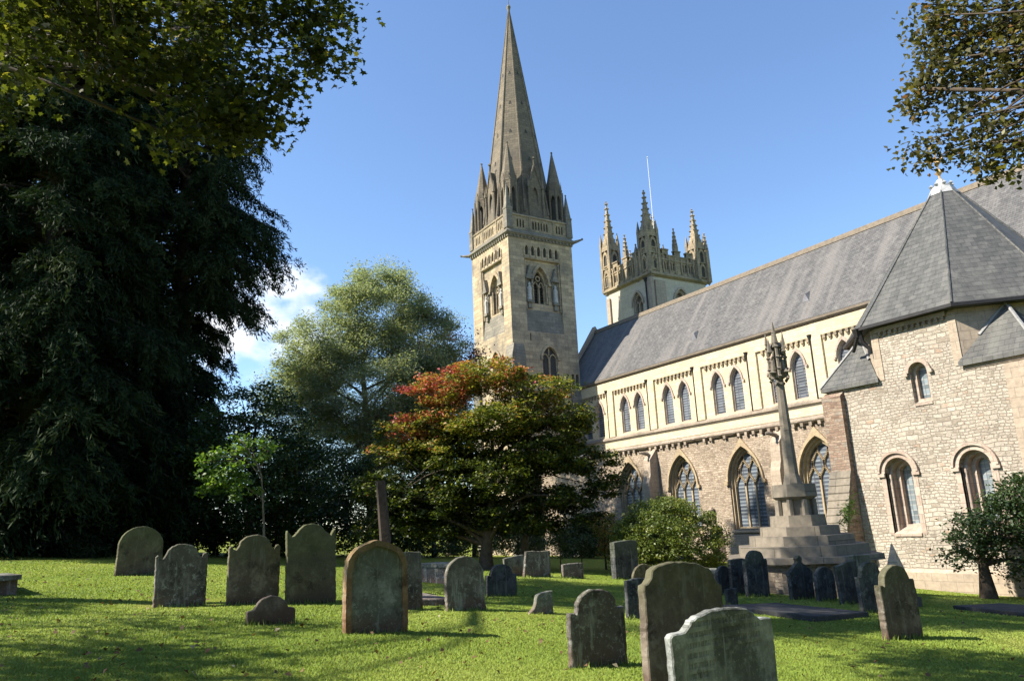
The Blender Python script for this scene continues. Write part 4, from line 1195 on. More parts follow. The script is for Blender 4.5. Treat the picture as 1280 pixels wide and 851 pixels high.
M['g_ledger'] = m_grave('ledger_slab_stone', (0.046, 0.046, 0.048), (0.074, 0.074, 0.076), (0.124, 0.124, 0.112), 0.4, 0.0, (0.043, 0.043, 0.043), streak=0.1)

def mirror(half):
    """half outline from bottom right to the top centre (u>0) -> closed outline"""
    return half + [(-u, v) for u, v in reversed(half) if u > 1e-6]
def arcpts(cu, cv, r, a0, a1, k=8):
    return [(cu + r * math.cos(RAD(a0 + (a1 - a0) * i / k)), cv + r * math.sin(RAD(a0 + (a1 - a0) * i / k))) for i in range(k + 1)]
def stone_outline(kind, w, h):
    a = w / 2
    if kind == 'round':
        return mirror([(a, 0), (a * 0.99, h - a * 0.92)] + [(a * 0.99 * math.cos(RAD(t)), h - a * 0.92 + a * 0.92 * math.sin(RAD(t))) for t in range(10, 91, 10)])
    if kind == 'shoulder':
        s = h - a * 0.62; r = a * 0.66
        return mirror([(a, 0), (a, s - 0.02), (a * 0.97, s + 0.02), (a * 0.80, s + 0.01), (a * 0.76, s - 0.01)] + [(r * math.cos(RAD(t)) * 1.06, h - r * 0.72 + r * 0.72 * math.sin(RAD(t))) for t in range(0, 91, 10)])
    if kind == 'post':
        s = h - a * 0.55; r = a * 0.62
        return mirror([(a, 0), (a, s + 0.03), (a * 0.93, s + 0.07), (a * 0.84, s + 0.05), (a * 0.80, s - 0.03), (a * 0.72, s - 0.01)] + [(r * math.cos(RAD(t)), h - r * 0.75 + r * 0.75 * math.sin(RAD(t))) for t in range(10, 91, 10)])
    if kind == 'horned':
        s = h - a * 0.62; r = a * 0.60
        return mirror([(a, 0), (a, s), (a * 1.0, s + 0.2), (a * 0.93, s + 0.17), (a * 0.80, s + 0.07), (a * 0.70, s + 0.10)] + [(r * math.cos(RAD(t)), h - r * 0.8 + r * 0.8 * math.sin(RAD(t))) for t in range(20, 91, 10)])
    if kind == 'gothic':
        return mirror([(a, 0), (a, h * 0.64), (a * 0.985, h * 0.72), (a * 0.93, h * 0.80), (a * 0.82, h * 0.87), (a * 0.64, h * 0.925), (a * 0.40, h * 0.963), (a * 0.16, h * 0.99), (0, h)])
    if kind == 'segment':
        s = h - a * 0.24; q = a * 0.64
        return mirror([(a, 0), (a, s - 0.02), (a * 0.96, s), (a * 0.74, s + 0.015)] + [(q * math.cos(RAD(t)), s + 0.05 + (h - s - 0.05) * math.sin(RAD(t))) for t in range(0, 91, 10)])
    if kind == 'gable':
        s = h * 0.56
        return mirror([(a, 0), (a, s), (a * 1.06, s + 0.02), (a * 1.0, s + 0.1), (a * 0.2, h - 0.16), (a * 0.2, h - 0.12), (a * 0.26, h - 0.06), (a * 0.12, h), (0, h + 0.02)])
    if kind == 'square':
        return [(a, 0), (a * 0.98, h * 0.98), (a * 0.3, h), (-a * 0.4, h * 0.985), (-a * 0.97, h * 0.96), (-a, 0)]
    if kind == 'taper':
        return [(a, 0), (a * 0.88, h * 0.99), (a * 0.2, h * 0.97), (-a * 0.3, h), (-a * 0.8, h * 0.97), (-a, 0)]
    if kind == 'broken':
        return [(a, 0), (a, h), (a * 0.5, h * 0.99), (0, h * 0.93), (-a * 0.35, h * 0.82), (-a * 0.42, h * 0.55), (-a * 0.6, h * 0.3), (-a * 1.0, h * 0.08), (-a * 1.05, 0)]
    if kind == 'low':
        s = h * 0.52; r = a * 0.66
        return mirror([(a, 0), (a, s - 0.02), (a * 0.96, s), (a * 0.70, s + 0.02)] + [(r * math.cos(RAD(t)), s + 0.02 + (h - s - 0.02) * math.sin(RAD(t))) for t in range(15, 91, 15)])
    if kind == 'big':
        s = h - a * 0.42; q = a * 0.8
        return mirror([(a, 0), (a, s - 0.02), (a * 0.97, s), (a * 0.9, s + 0.01), (a * 0.82, s + 0.06)] + [(q * math.cos(RAD(t)), s + 0.1 + (h - s - 0.1) * math.sin(RAD(t))) for t in range(10, 91, 8)])
    if kind == 'cross':
        return mirror([(a * 0.6, 0), (a * 0.6, h * 0.55), (a, h * 0.56), (a, h * 0.97), (a * 0.9, h), (0, h)])
    raise ValueError(kind)
def densify(poly, d, jit, rnd):
    out = []
    k = len(poly)
    for i in range(k):
        A, Bq = poly[i], poly[(i + 1) % k]
        L = math.hypot(Bq[0] - A[0], Bq[1] - A[1]); n = max(1, int(L / d))
        for j in range(n):
            t = j / n
            out.append((A[0] + (Bq[0] - A[0]) * t + (rnd.uniform(-jit, jit) if A[1] + Bq[1] > 0.01 else 0), A[1] + (Bq[1] - A[1]) * t + (rnd.uniform(-jit, jit) if A[1] + (Bq[1] - A[1]) * t > 0.02 else 0)))
    return out
def inset(poly, d):
    k = len(poly); out = []
    for i in range(k):
        p0, p1, p2 = poly[i - 1], poly[i], poly[(i + 1) % k]
        n = []
        for A, Bq in ((p0, p1), (p1, p2)):
            dx, dy = Bq[0] - A[0], Bq[1] - A[1]; L = math.hypot(dx, dy) or 1; n.append((-dy / L, dx / L))
        mx, my = n[0][0] + n[1][0], n[0][1] + n[1][1]; L = math.hypot(mx, my) or 1
        out.append((p1[0] + mx / L * d, p1[1] + my / L * d))
    return out
SINK = 0.35
def headstone(x, y, kind, w, h, th, mat, label, lean=0.0, pitch=0.0, yaw=0.0, name='headstone', rim=None, seed=0, group='churchyard headstones', panel_=False):
    rnd = random.Random(seed * 7 + 3)
    poly = stone_outline(kind, w, h)
    poly = [(u, v if v > 0.001 else -SINK) for u, v in poly]
    poly = densify(poly, 0.045, 0.0075, rnd)
    fr = east(0.0)
    b = MB()
    ch_ = 0.012; t = th / 2
    ins = inset(poly, ch_)
    k = len(poly)
    b.face([fr(u, v, t) for u, v in ins]); b.face([fr(u, v, -t) for u, v in reversed(ins)])
    for i in range(k):
        j = (i + 1) % k
        A, Bq, C, D = poly[i], poly[j], ins[i], ins[j]
        b.face([fr(*A, t - ch_), fr(*Bq, t - ch_), fr(*D, t), fr(*C, t)])
        b.face([fr(*Bq, -t + ch_), fr(*A, -t + ch_), fr(*C, -t), fr(*D, -t)])
        b.face([fr(*A, -t + ch_), fr(*Bq, -t + ch_), fr(*Bq, t - ch_), fr(*A, t - ch_)])
    loc = (x, y, gzf(x, y))
    o = b.build(name, M[mat])
    if rim:
        rb = MB()
        i1 = inset(poly, 0.004); i2 = inset(poly, 0.07)
        idx = [i for i in range(k) if poly[i][1] > -0.3]
        # keep the run order from bottom right over the top to bottom left
        start = next(n for n in range(k) if poly[n][1] <= -0.3 and poly[(n + 1) % k][1] > -0.3)
        run = [(start + 1 + n) % k for n in range(len(idx))]
        rb.band(fr, [i2[i] for i in run], [inset(poly, -0.02)[i] for i in run], -t - 0.012, t + 0.03)
        r = rb.build('moulded_edge', M[rim]); r.parent = o
    o.location = loc
    o.rotation_euler = (-RAD(lean), RAD(pitch), RAD(yaw))
    tag(o, label, 'headstone', group)
    return o
stones = [
 (-25.9, 2.45, 'round', 1.25, 1.42, 0.16, 'g_moss', 'mossy round-topped headstone farthest left, alone against the dark hedge', 3, -2, 8),
 (-16.9, 2.38, 'post', 0.96, 1.20, 0.11, 'g_lichen', 'pale-streaked round-topped headstone with little corner posts, left of the two dark tall ones', 0, 1, 2),
 (-16.65, 3.72, 'post', 1.02, 1.37, 0.11, 'g_brown', 'dark brown round-topped headstone with a black stain, directly below the thin sapling trunk', 0, 2, 0),
 (-16.4, 4.84, 'horned', 1.05, 1.61, 0.12, 'g_moss', 'tall dark headstone with pointed shoulders and a domed centre, topmost on the left lawn', -0.5, -1, 3),
 (-13.55, 3.33, 'low', 0.80, 0.46, 0.1, 'g_brown', 'very low small headstone with a semicircular top, barely knee high on the sunlit lawn', 0, 1, 2),
 (-11.95, 4.55, 'gothic', 0.98, 1.38, 0.13, 'g_grey', 'pointed-arch headstone with a rusty orange moulded edge on the sunlit lawn', 0, 1.5, 0),
 (-15.1, 6.4, 'square', 0.72, 1.14, 0.12, 'g_lichen', 'flat-topped lichened headstone half hidden behind the pointed-arch orange-edged stone', 0, -2, 0),
 (-14.55, 7.48, 'round', 0.88, 1.07, 0.12, 'g_lichen', 'grey lichened headstone with a worn round top below the maple trunk', -2, 1, 0),
 (-17.7, 10.13, 'shoulder', 0.88, 0.80, 0.12, 'g_slate', 'small round-shouldered headstone with a black centre just right of the maple trunk', 0, 2, 0),
 (-24.6, 15.6, 'taper', 1.22, 0.95, 0.14, 'g_lichen', 'squat blue-grey tapering headstone splashed with white lichen, below the sunlit grass strip', 1.5, 3, 0),
 (-25.6, 15.3, 'square', 0.9, 0.75, 0.12, 'g_grey', 'plain pale stone peeping out behind the squat tapering headstone', -6, 0, 0),
 (-24.15, 16.89, 'square', 0.94, 0.54, 0.14, 'g_lichen', 'small low rectangular headstone left of the ivy-dark square one', 0, 2, 0),
 (-13.8, 8.8, 'broken', 0.58, 0.42, 0.11, 'g_grey', 'broken stump of a headstone with a curved snapped left edge on shaded grass', 0, 0, 0),
 (-24.1, 19.34, 'square', 1.15, 1.45, 0.3, 'g_slate', 'black ivy-covered rectangular headstone left of the round bush', 0, 0, 0),
 (-12.8, 10.52, 'square', 0.58, 0.78, 0.1, 'g_slate', 'dark flat-topped headstone immediately left of the big leaning round-topped one', 0, 0, 0),
 (-22.8, 19.15, 'round', 1.1, 0.62, 0.12, 'g_moss', 'low mossy round-topped headstone seen just above the dark flat-topped one', 0, 0, 0),
 (-8.2, 6.05, 'shoulder', 0.86, 0.92, 0.09, 'g_lichen', 'small lichen-speckled headstone with a mossy domed top in the middle foreground', -1, 2, 0),
 (-6.5, 5.93, 'big', 1.12, 1.32, 0.12, 'g_brown', 'large grey headstone leaning right with a broad curved top and a bright left edge', 4.5, -3, 0),
 (-5.40, 5.38, 'segment', 1.29, 0.98, 0.09, 'g_pale', 'wide pale inscribed headstone with a low curved top, nearest to the viewer', -1, 2, 0),
 (-14.15, 14.6, 'square', 0.34, 0.42, 0.12, 'g_slate', 'tiny dark block stone showing at the right shoulder of the big leaning headstone', 0, 0, 0),
 (-17.2, 17.5, 'round', 0.56, 0.84, 0.12, 'g_slate', 'narrow dark round-topped headstone in front of the tomb chest, right of the round bush', 0, 0, 0),
 (-16.3, 17.9, 'shoulder', 0.9, 1.30, 0.14, 'g_slate', 'tall dark blue-grey shouldered headstone in front of the cross steps, left end', 0, 1, 0),
 (-17.0, 17.9, 'square', 0.7, 1.05, 0.14, 'g_slate', 'dark square-topped stone tucked behind the tall blue-grey shouldered one', 2, 0, 0),
 (-15.4, 18.7, 'gable', 0.95, 1.18, 0.14, 'g_slate', 'dark steep-gabled headstone with a little finial in front of the cross steps', 0, 0, 0),
 (-14.9, 19.1, 'round', 0.78, 0.94, 0.13, 'g_slate', 'small dark round-topped headstone right of the steep-gabled one', 0, 0, 0),
 (-14.5, 20.2, 'cross', 0.78, 1.28, 0.14, 'g_grey', 'grey block-headed stone rising above the two leaning lichened headstones', 3, 0, 0),
 (-14.1, 19.1, 'square', 0.9, 1.12, 0.12, 'g_slate', 'dark lichened headstone leaning left, with a ragged flat top', -7, 2, 0),
 (-12.1, 17.2, 'shoulder', 0.98, 1.18, 0.12, 'g_slate', 'broad lichened headstone with a round top between the leaning stone and the bright-edged one', -4.5, 2, 0),
 (-8.67, 13.0, 'shoulder', 1.0, 1.24, 0.13, 'g_brown', 'dark shouldered headstone with a bright sunlit left edge, standing alone at lower right', -3.0, 1, 0),
]
for i, s in enumerate(stones):
    x, y, kind, w, h, th, mat, label, lean, pitch, yaw = s
    headstone(x, y, kind, w, h, th, mat, label, lean, pitch, yaw, rim='g_rust' if kind == 'gothic' else None, seed=i)
# little obelisk behind the bright-edged headstone
ox, oy = -13.26, 20.0
og = gzf(ox, oy)
ob = tag(empty('obelisk', (ox, oy, og)), 'small pale pointed obelisk tip showing above the bright-edged headstone', 'obelisk')
b = MB(); b.frustum(ox, oy, og + 0.45, 0.44, og + 1.62, 0.02, 4, PI / 4 + 0.3); b.build('shaft', M['quoin'], ob)
b = MB(); b.frustum(ox, oy, og - 0.3, 0.6, og + 0.2, 0.6, 4, PI / 4 + 0.3); b.frustum(ox, oy, og + 0.2, 0.5, og + 0.45, 0.48, 4, PI / 4 + 0.3); b.build('plinth', M['g_slate'], ob)

# ledger slabs and tomb chests
def slab(name, corners, th, mat, label, cat='grave slab', sink=0.0):
    """flat slab with rounded edges following the slope; corners in plan, counter-clockwise"""
    cx = sum(p[0] for p in corners) / len(corners); cy = sum(p[1] for p in corners) / len(corners)
    b = MB(); zc = gzf(cx, cy)
    def ring(k, dz): return [(cx + (x - cx) * k, cy + (y - cy) * k, gzf(x, y) + dz - sink) for x, y in corners]
    r0, r1, r2 = ring(1.0, -0.15), ring(1.0, th - 0.02), ring(0.985, th)
    b.face(r2)
    n = len(corners)
    for A, Bq in ((r0, r1), (r1, r2)):
        for i in range(n): b.face([A[i], A[(i + 1) % n], Bq[(i + 1) % n], Bq[i]])
    o = b.build(name, M[mat], origin=(cx, cy, zc))
    return tag(o, label, cat)
def rect(cx, cy, L, W, a):
    a = RAD(a); c, s = math.cos(a), math.sin(a)
    return [(cx + u * c - v * s, cy + u * s + v * c) for u, v in ((-L / 2, -W / 2), (L / 2, -W / 2), (L / 2, W / 2), (-L / 2, W / 2))]
slab('ledger_slab', rect(-12.3, 14.6, 2.3, 2.2, 8), 0.12, 'g_ledger', 'large dark flat ledger slab on the grass right of the inscribed headstone')
slab('ledger_slab', rect(-11.5, 22.4, 2.0, 2.9, 6), 0.1, 'g_ledger', 'long dark ledger slab lying on the shaded lawn before the chapter house')
slab('ledger_slab', rect(-16.6, 7.3, 1.9, 0.8, 4), 0.14, 'g_lichen', 'low pale kerb slab between the flat-topped and the worn round headstones')
def chest(name, cx, cy, L, W, H, a, label):
    g = gzf(cx, cy)
    r = tag(empty(name, (cx, cy, g), RAD(a)), label, 'tomb')
    c = rect(cx, cy, L, W, a); b = MB()
    def bx(k, z0, z1):
        q = [(cx + (x - cx) * k, cy + (y - cy) * k) for x, y in c]
        lo = [(x, y, z0) for x, y in q]; hi = [(x, y, z1) for x, y in q]
        b.face(hi); b.face(lo[::-1])
        for i in range(4): b.face([lo[i], lo[(i + 1) % 4], hi[(i + 1) % 4], hi[i]])
    bx(0.9, g - 0.3, g + H - 0.1); b.build('chest', M['g_lichen'], r)
    b = MB(); bx(1.0, g + H - 0.1, g + H); b.build('top_slab', M['g_grey'], r)
chest('tomb_chest', -18.2, 18.4, 1.5, 0.9, 0.68, 5, 'stone tomb chest with a flat lit top slab beside the cross steps')
chest('tomb_chest', -22.6, 10.9, 2.0, 0.95, 0.6, 12, 'pale-topped tomb chest in deep shade under the maple')
chest('tomb_chest', -20.4, -1.0, 1.9, 1.0, 0.34, 10, 'low weathered tomb slab at the left edge of the lawn')
# tall wooden post
px_, py_ = -18.6, 7.4
b = MB(); g0 = gzf(px_, py_)
b.tube([(px_, py_, g0 - 0.4), (px_ - 0.05, py_ - 0.03, g0 + 1.3), (px_ - 0.13, py_ - 0.12, g0 + 2.75)], [0.17, 0.15, 0.13], 5)
tag(b.build('wooden_post', M['dark_wood'], origin=(px_, py_, g0)), 'tall dark weathered wooden post leaning before the dark hedge behind the headstones', 'post')

# ================================================================== TREES
def rng(seed): return np.random.default_rng(seed)
def leaf_cards(P, L, W, r, up=0.4, dirs=None, fold=0.25, droop=0.0):
    """one rhombic leaf per point; returns verts, faces"""
    n = len(P)
    N = r.normal(size=(n, 3)); N[:, 2] = np.abs(N[:, 2]) + up
    N /= np.linalg.norm(N, axis=1)[:, None]
    T = r.normal(size=(n, 3)) if dirs is None else dirs + r.normal(size=(n, 3)) * 0.35
    T[:, 2] -= droop
    T -= N * (T * N).sum(1)[:, None] if dirs is None else 0
    T /= np.linalg.norm(T, axis=1)[:, None] + 1e-9
    if dirs is not None:
        N = np.cross(T, r.normal(size=(n, 3))); N /= np.linalg.norm(N, axis=1)[:, None] + 1e-9
    S = np.cross(N, T)
    l = (L * r.uniform(0.65, 1.25, n))[:, None]; w = (W * r.uniform(0.7, 1.2, n))[:, None]
    a = P - T * l * 0.5; c = P + T * l * 0.5
    bq = P + S * w * 0.5 + N * w * fold + T * l * 0.08; d = P - S * w * 0.5 + N * w * fold + T * l * 0.08
    v = np.stack([a, bq, c, d], 1).reshape(-1, 3)
    f = np.arange(n * 4).reshape(-1, 4)
    return v, f
LOBED = np.array([(0, -0.5), (0.16, -0.30), (0.46, -0.34), (0.30, -0.08), (0.50, 0.16), (0.20, 0.16), (0.0, 0.5), (-0.20, 0.16), (-0.50, 0.16), (-0.30, -0.08), (-0.46, -0.34), (-0.16, -0.30)])
def lobed_leaves(P, size, r, up=0.5):
    n = len(P)
    N = r.normal(size=(n, 3)); N[:, 2] = np.abs(N[:, 2]) + up; N /= np.linalg.norm(N, axis=1)[:, None]
    T = r.normal(size=(n, 3)); T[:, 2] -= 0.5; T -= N * (T * N).sum(1)[:, None]; T /= np.linalg.norm(T, axis=1)[:, None]
    S = np.cross(N, T)
    s = (size * r.uniform(0.6, 1.2, n))[:, None, None]
    q = LOBED[None, :, :]
    fold = np.abs(q[:, :, :1]) * 0.35
    v = P[:, None, :] + (S[:, None, :] * q[:, :, :1] + T[:, None, :] * q[:, :, 1:] - N[:, None, :] * fold) * s
    k = len(LOBED)
    return v.reshape(-1, 3), np.arange(n * k).reshape(-1, k)
def clump_points(lobes, n, r, inner=0.35):
    wts = np.array([l[6] if len(l) > 6 else l[3] * l[4] * l[5] for l in lobes], float); wts /= wts.sum()
    idx = r.choice(len(lobes), n, p=wts)
    L = np.array([l[:6] for l in lobes], float)[idx]
    d = r.normal(size=(n, 3)); d /= np.linalg.norm(d, axis=1)[:, None]
    q = (inner ** 3 + (1 - inner ** 3) * r.random(n)) ** (1 / 3.0)
    return L[:, :3] + d * q[:, None] * L[:, 3:6]
def scatter(C, per, rad, flat, r):
    n = len(C)
    k = np.maximum(3, (per * r.uniform(0.4, 1.6, n)).astype(int))
    idx = np.repeat(np.arange(n), k)
    g = np.clip(r.normal(size=(len(idx), 3)), -1.7, 1.7) * rad * r.uniform(0.6, 1.3, n)[idx][:, None]
    g[:, 2] *= flat
    return C[idx] + g, idx
def limb(B, a, bq, r0, r1, r, sag=0.15, k=5, seg=5):
    a = np.array(a, float); bq = np.array(bq, float); L = np.linalg.norm(bq - a)
    pts = []
    off = r.normal(size=3) * L * 0.06
    for i in range(seg + 1):
        t = i / seg
        p = a + (bq - a) * t + off * math.sin(PI * t)
        p[2] += L * sag * math.sin(PI * t)
        pts.append(tuple(p))
    B.tube(pts, [r0 + (r1 - r0) * (i / seg) for i in range(seg + 1)], k)
def broadleaf(name, label, cat, base, trunk, lobes, nclump, per, crad, leaf, lmat, bark, seed, group=None, tint=None, flat=0.55, up=0.5, lobed=0, limbs=60, trunk_r=0.25, inner=0.35, sag=0.12, minz=None, fork=0.45, limb_r=0.38):
    """trunk: list of points; the crown hangs on limbs that leave the trunk's upper part"""
    r = rng(seed)
    root = tag(empty(name, base), label, cat, group)
    org = np.array(base, float)
    C = clump_points(lobes, nclump, r, inner)
    if minz is not None: C[:, 2] = np.maximum(C[:, 2], minz + r.random(len(C)) * 0.4)
    b = MB()
    tp = [tuple(np.array(p, float)) for p in trunk]
    b.tube([(p[0], p[1], p[2]) for p in tp], [trunk_r * (1.35 if i == 0 else 1.0 - 0.75 * i / (len(tp) - 1)) for i in range(len(tp))], 9)
    tb = b.build('trunk', bark, root, smooth=True)
    b = MB()
    T = np.array(tp)
    def along(t):
        x = t * (len(T) - 1); i = min(int(x), len(T) - 2); return T[i] + (T[i + 1] - T[i]) * (x - i)
    sel = r.permutation(len(C))[:limbs]
    mains = []
    zs = C[:, 2]
    nm = max(6, min(limbs // 6, 14))
    for i in sel[:nm]:
        h = np.clip((C[i, 2] - T[0, 2]) / max(0.1, T[-1, 2] - T[0, 2]) - 0.25, fork, 1.0)
        s = along(h); limb(b, s, C[i], trunk_r * limb_r, 0.025, r, sag, 6); mains.append((s, C[i]))
    for i in sel[nm:]:
        # leave the nearest main limb
        d = [np.linalg.norm(m[0] * 0.4 + m[1] * 0.6 - C[i]) for m in mains]; m = mains[int(np.argmin(d))]
        t = r.uniform(0.35, 0.8); s = m[0] + (m[1] - m[0]) * t
        s = s + np.array([0, 0, np.linalg.norm(m[1] - m[0]) * sag * math.sin(PI * t)])
        limb(b, s, C[i], trunk_r * limb_r * 0.36, 0.01, r, 0.05, 4, 4)
    b.build('limbs', bark, tb, smooth=True)
    P, idx = scatter(C, per, crad, flat, r)
    v, f = (lobed_leaves(P, lobed, r, up) if lobed else leaf_cards(P, leaf[0], leaf[1], r, up))
    ct = r.random(len(C))
    tv = 0.55 * ct[idx] + 0.45 * r.random(len(P)) if tint is None else tint(P, ct[idx], r)
    me = np_mesh('crown', v - org, f, smooth=False, tint=tv)
    np_obj('crown', me, lmat, root)
    return root

LM = {}
LM['yew'] = m_leaf('dark_conifer_needles', [(0.0, (0.010, 0.021, 0.010)), (0.6, (0.023, 0.038, 0.016)), (0.92, (0.047, 0.062, 0.023)), (1.0, (0.078, 0.088, 0.031))], 0.12, 0.7, 0.08)
LM['dark'] = m_leaf('dark_broad_leaves', [(0.0, (0.019, 0.038, 0.016)), (0.7, (0.041, 0.070, 0.024)), (1.0, (0.081, 0.121, 0.038))], 0.2, 0.45)
LM['laurel'] = m_leaf('glossy_laurel_leaves', [(0.0, (0.014, 0.03, 0.013)), (1.0, (0.04, 0.065, 0.025))], 0.12, 0.28, 0.55)
LM['bright'] = m_leaf('young_yellow_green_leaves', [(0.0, (0.054, 0.108, 0.022)), (0.6, (0.108, 0.184, 0.032)), (1.0, (0.173, 0.238, 0.054))], 0.4, 0.5)
LM['locust'] = m_leaf('feathery_grey_green_leaves', [(0.0, (0.168, 0.199, 0.139)), (0.6, (0.274, 0.304, 0.214)), (1.0, (0.378, 0.398, 0.298))], 0.38, 0.55)
LM['purple'] = m_leaf('purple_leaves', [(0.0, (0.03, 0.014, 0.018)), (1.0, (0.075, 0.03, 0.035))], 0.2, 0.5)
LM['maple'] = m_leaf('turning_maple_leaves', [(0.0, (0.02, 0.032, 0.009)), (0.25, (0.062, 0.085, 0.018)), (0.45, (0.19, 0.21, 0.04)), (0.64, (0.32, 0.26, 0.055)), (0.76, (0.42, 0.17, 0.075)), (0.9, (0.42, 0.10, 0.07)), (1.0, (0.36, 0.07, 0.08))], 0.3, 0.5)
LM['shrub'] = m_leaf('olive_shrub_leaves', [(0.0, (0.059, 0.091, 0.025)), (0.6, (0.140, 0.174, 0.036)), (1.0, (0.279, 0.255, 0.059))], 0.25, 0.45)
LM['sycamore'] = m_leaf('sycamore_leaves', [(0.0, (0.02, 0.028, 0.008)), (0.55, (0.042, 0.052, 0.011)), (0.82, (0.11, 0.12, 0.02)), (1.0, (0.28, 0.23, 0.05))], 0.42, 0.5)
LM['copper'] = m_leaf('greenish_copper_leaves', [(0.0, (0.038, 0.038, 0.034)), (0.5, (0.095, 0.091, 0.042)), (0.8, (0.171, 0.162, 0.048)), (1.0, (0.323, 0.142, 0.057))], 0.3, 0.5)
LM['rose'] = m_leaf('pale_rose_leaves', [(0.0, (0.05, 0.08, 0.03)), (0.8, (0.11, 0.15, 0.06)), (0.95, (0.55, 0.55, 0.48)), (1.0, (0.7, 0.68, 0.6))], 0.25, 0.5)

def conifer(name, label, base, H, prof, nb, seed, group, sub=12, cards=34, card=(0.42, 0.075), drop=1.0):
    """tall conifer with down-sweeping branches hung with sprays; prof: (height, radius) pairs"""
    r = rng(seed)
    root = tag(empty(name, base), label, 'tree', group)
    org = np.array(base, float)
    b = MB()
    b.tube([(base[0], base[1], base[2] - 0.5), (base[0], base[1], base[2] + H * 0.5), (base[0], base[1], base[2] + H)], [0.75, 0.4, 0.04], 9)
    tb = b.build('trunk', M['bark'], root, smooth=True)
    hs = np.array([p[0] for p in prof]); rs = np.array([p[1] for p in prof])
    PP = []; DD = []; b = MB(); tt = []
    for i in range(nb):
        t = ((i + r.random()) / nb)
        z = H * (0.03 + 0.96 * t ** 1.1)
        R = np.interp(z, hs, rs) * r.uniform(0.72, 1.12)
        a = r.random() * 2 * PI
        d = np.array([math.cos(a), math.sin(a), 0.0])
        pts = []
        for k in range(7):
            q = k / 6
            p = org + d * R * q + np.array([0, 0, z + R * (0.10 * math.sin(PI * q) - 0.34 * q ** 2 * drop + 0.16 * max(0, q - 0.75) * 2)])
            pts.append(p)
        b.tube([tuple(p) for p in pts], [0.10 - 0.014 * k for k in range(7)], 4)
        pts = np.array(pts)
        shade = r.random()
        ns = max(5, int(sub * R / 4))
        for s in range(ns):
            q = r.uniform(0.22, 1.0) ** 0.8
            x = q * 6; j = min(int(x), 5); p0 = pts[j] + (pts[j + 1] - pts[j]) * (x - j)
            side = r.uniform(-1, 1)
            sd = d * r.uniform(0.2, 0.9) + np.array([-d[1], d[0], 0]) * side * 1.2 + np.array([0, 0, -r.uniform(0.25, 1.1) * drop])
            sd /= np.linalg.norm(sd)
            ln = R * r.uniform(0.14, 0.34) + 0.3
            m = cards
            u = r.random(m)
            pos = p0 + sd * (u * ln)[:, None] + r.normal(size=(m, 3)) * 0.10
            pos[:, 2] -= (u ** 2) * ln * 0.30 * drop
            dd = sd + np.array([0, 0, -0.4 * drop]) * u[:, None] + r.normal(size=(m, 3)) * 0.5
            PP.append(pos); DD.append(dd); tt.append(np.clip(0.5 * shade + 0.2 * r.random() + 0.35 * r.random(m) * u, 0, 1))
    b.build('branches', M['bark'], tb, smooth=True)
    P = np.concatenate(PP); D = np.concatenate(DD); D /= np.linalg.norm(D, axis=1)[:, None]
    v, f = leaf_cards(P, card[0], card[1], r, 0, dirs=D, fold=0.1)
    me = np_mesh('crown', v - org, f, smooth=False, tint=np.concatenate(tt))
    np_obj('crown', me, LM['yew'], root)
    return root
G = lambda x, y: (x, y, gzf(x, y))
gC = 'tall dark conifers on the left'
conifer('conifer_tree', 'huge dark conifer filling the left edge of the picture above the laurel hedge', G(-42.0, -0.9), 34, [(0, 6.2), (4, 6.6), (9, 6.2), (15, 4.8), (22, 4.6), (28, 3.6), (34, 0.2)], 420, 11, gC, 19, 46, (0.40, 0.075))
conifer('conifer_tree', 'tall dark conifer with drooping branch tips standing out against the sky', G(-45.6, 5.6), 35, [(0, 2.4), (8, 2.3), (12.5, 2.6), (15, 4.2), (17.3, 5.7), (20, 5.2), (24, 4.5), (28, 3.6), (31, 2.0), (35, 0.2)], 420, 12, gC, 18, 44, (0.38, 0.07))
conifer('conifer_tree', 'third dark conifer filling the gap behind the two front conifers', G(-50.0, 0.2), 33, [(0, 5.5), (8, 5.8), (16, 5.4), (24, 4.2), (33, 0.3)], 300, 13, gC, 13, 34, (0.55, 0.13))
# hedge shrubs along the back of the lawn
gS = 'dark shrubs along the back of the lawn'
shr = [(-41.0, -4.5, 3.6, 4.6, 'laurel', 'glossy laurel bush at the far left edge below the huge conifer'),
       (-41.2, -0.9, 3.0, 4.4, 'laurel', 'glossy laurel bush below the trunk side of the huge conifer'),
       (-42.0, 2.4, 3.0, 3.6, 'dark', 'dark shrub behind the farthest left headstone'),
       (-43.0, 5.6, 3.2, 4.2, 'dark', 'dark shrub at the foot of the drooping conifer'),
       (-41.5, 10.4, 3.0, 3.4, 'dark', 'dark shrub right of the thin sapling trunk'),
       (-43.2, 13.2, 3.4, 6.6, 'dark', 'dark shrub behind the tall horned headstone'),
       (-44.2, 17.0, 3.6, 7.0, 'dark', 'dark shrub below the feathery tree trunk'),
       (-45.0, 21.0, 3.6, 5.0, 'dark', 'dark shrub behind the maple, left half'),
       (-49.0, 26.0, 3.8, 5.5, 'dark', 'dark shrub behind the maple, in front of the spire tower foot'),
       (-53.0, 32.0, 3.2, 5.0, 'dark', 'dark shrub added for shade against the spire tower foot'),  # last two shrubs are added to stand for dark shade behind the maple
       (-48.5, 35.0, 2.2, 3.4, 'dark', 'dark shrub added for shade against the aisle wall beside the round-arched doorway')]
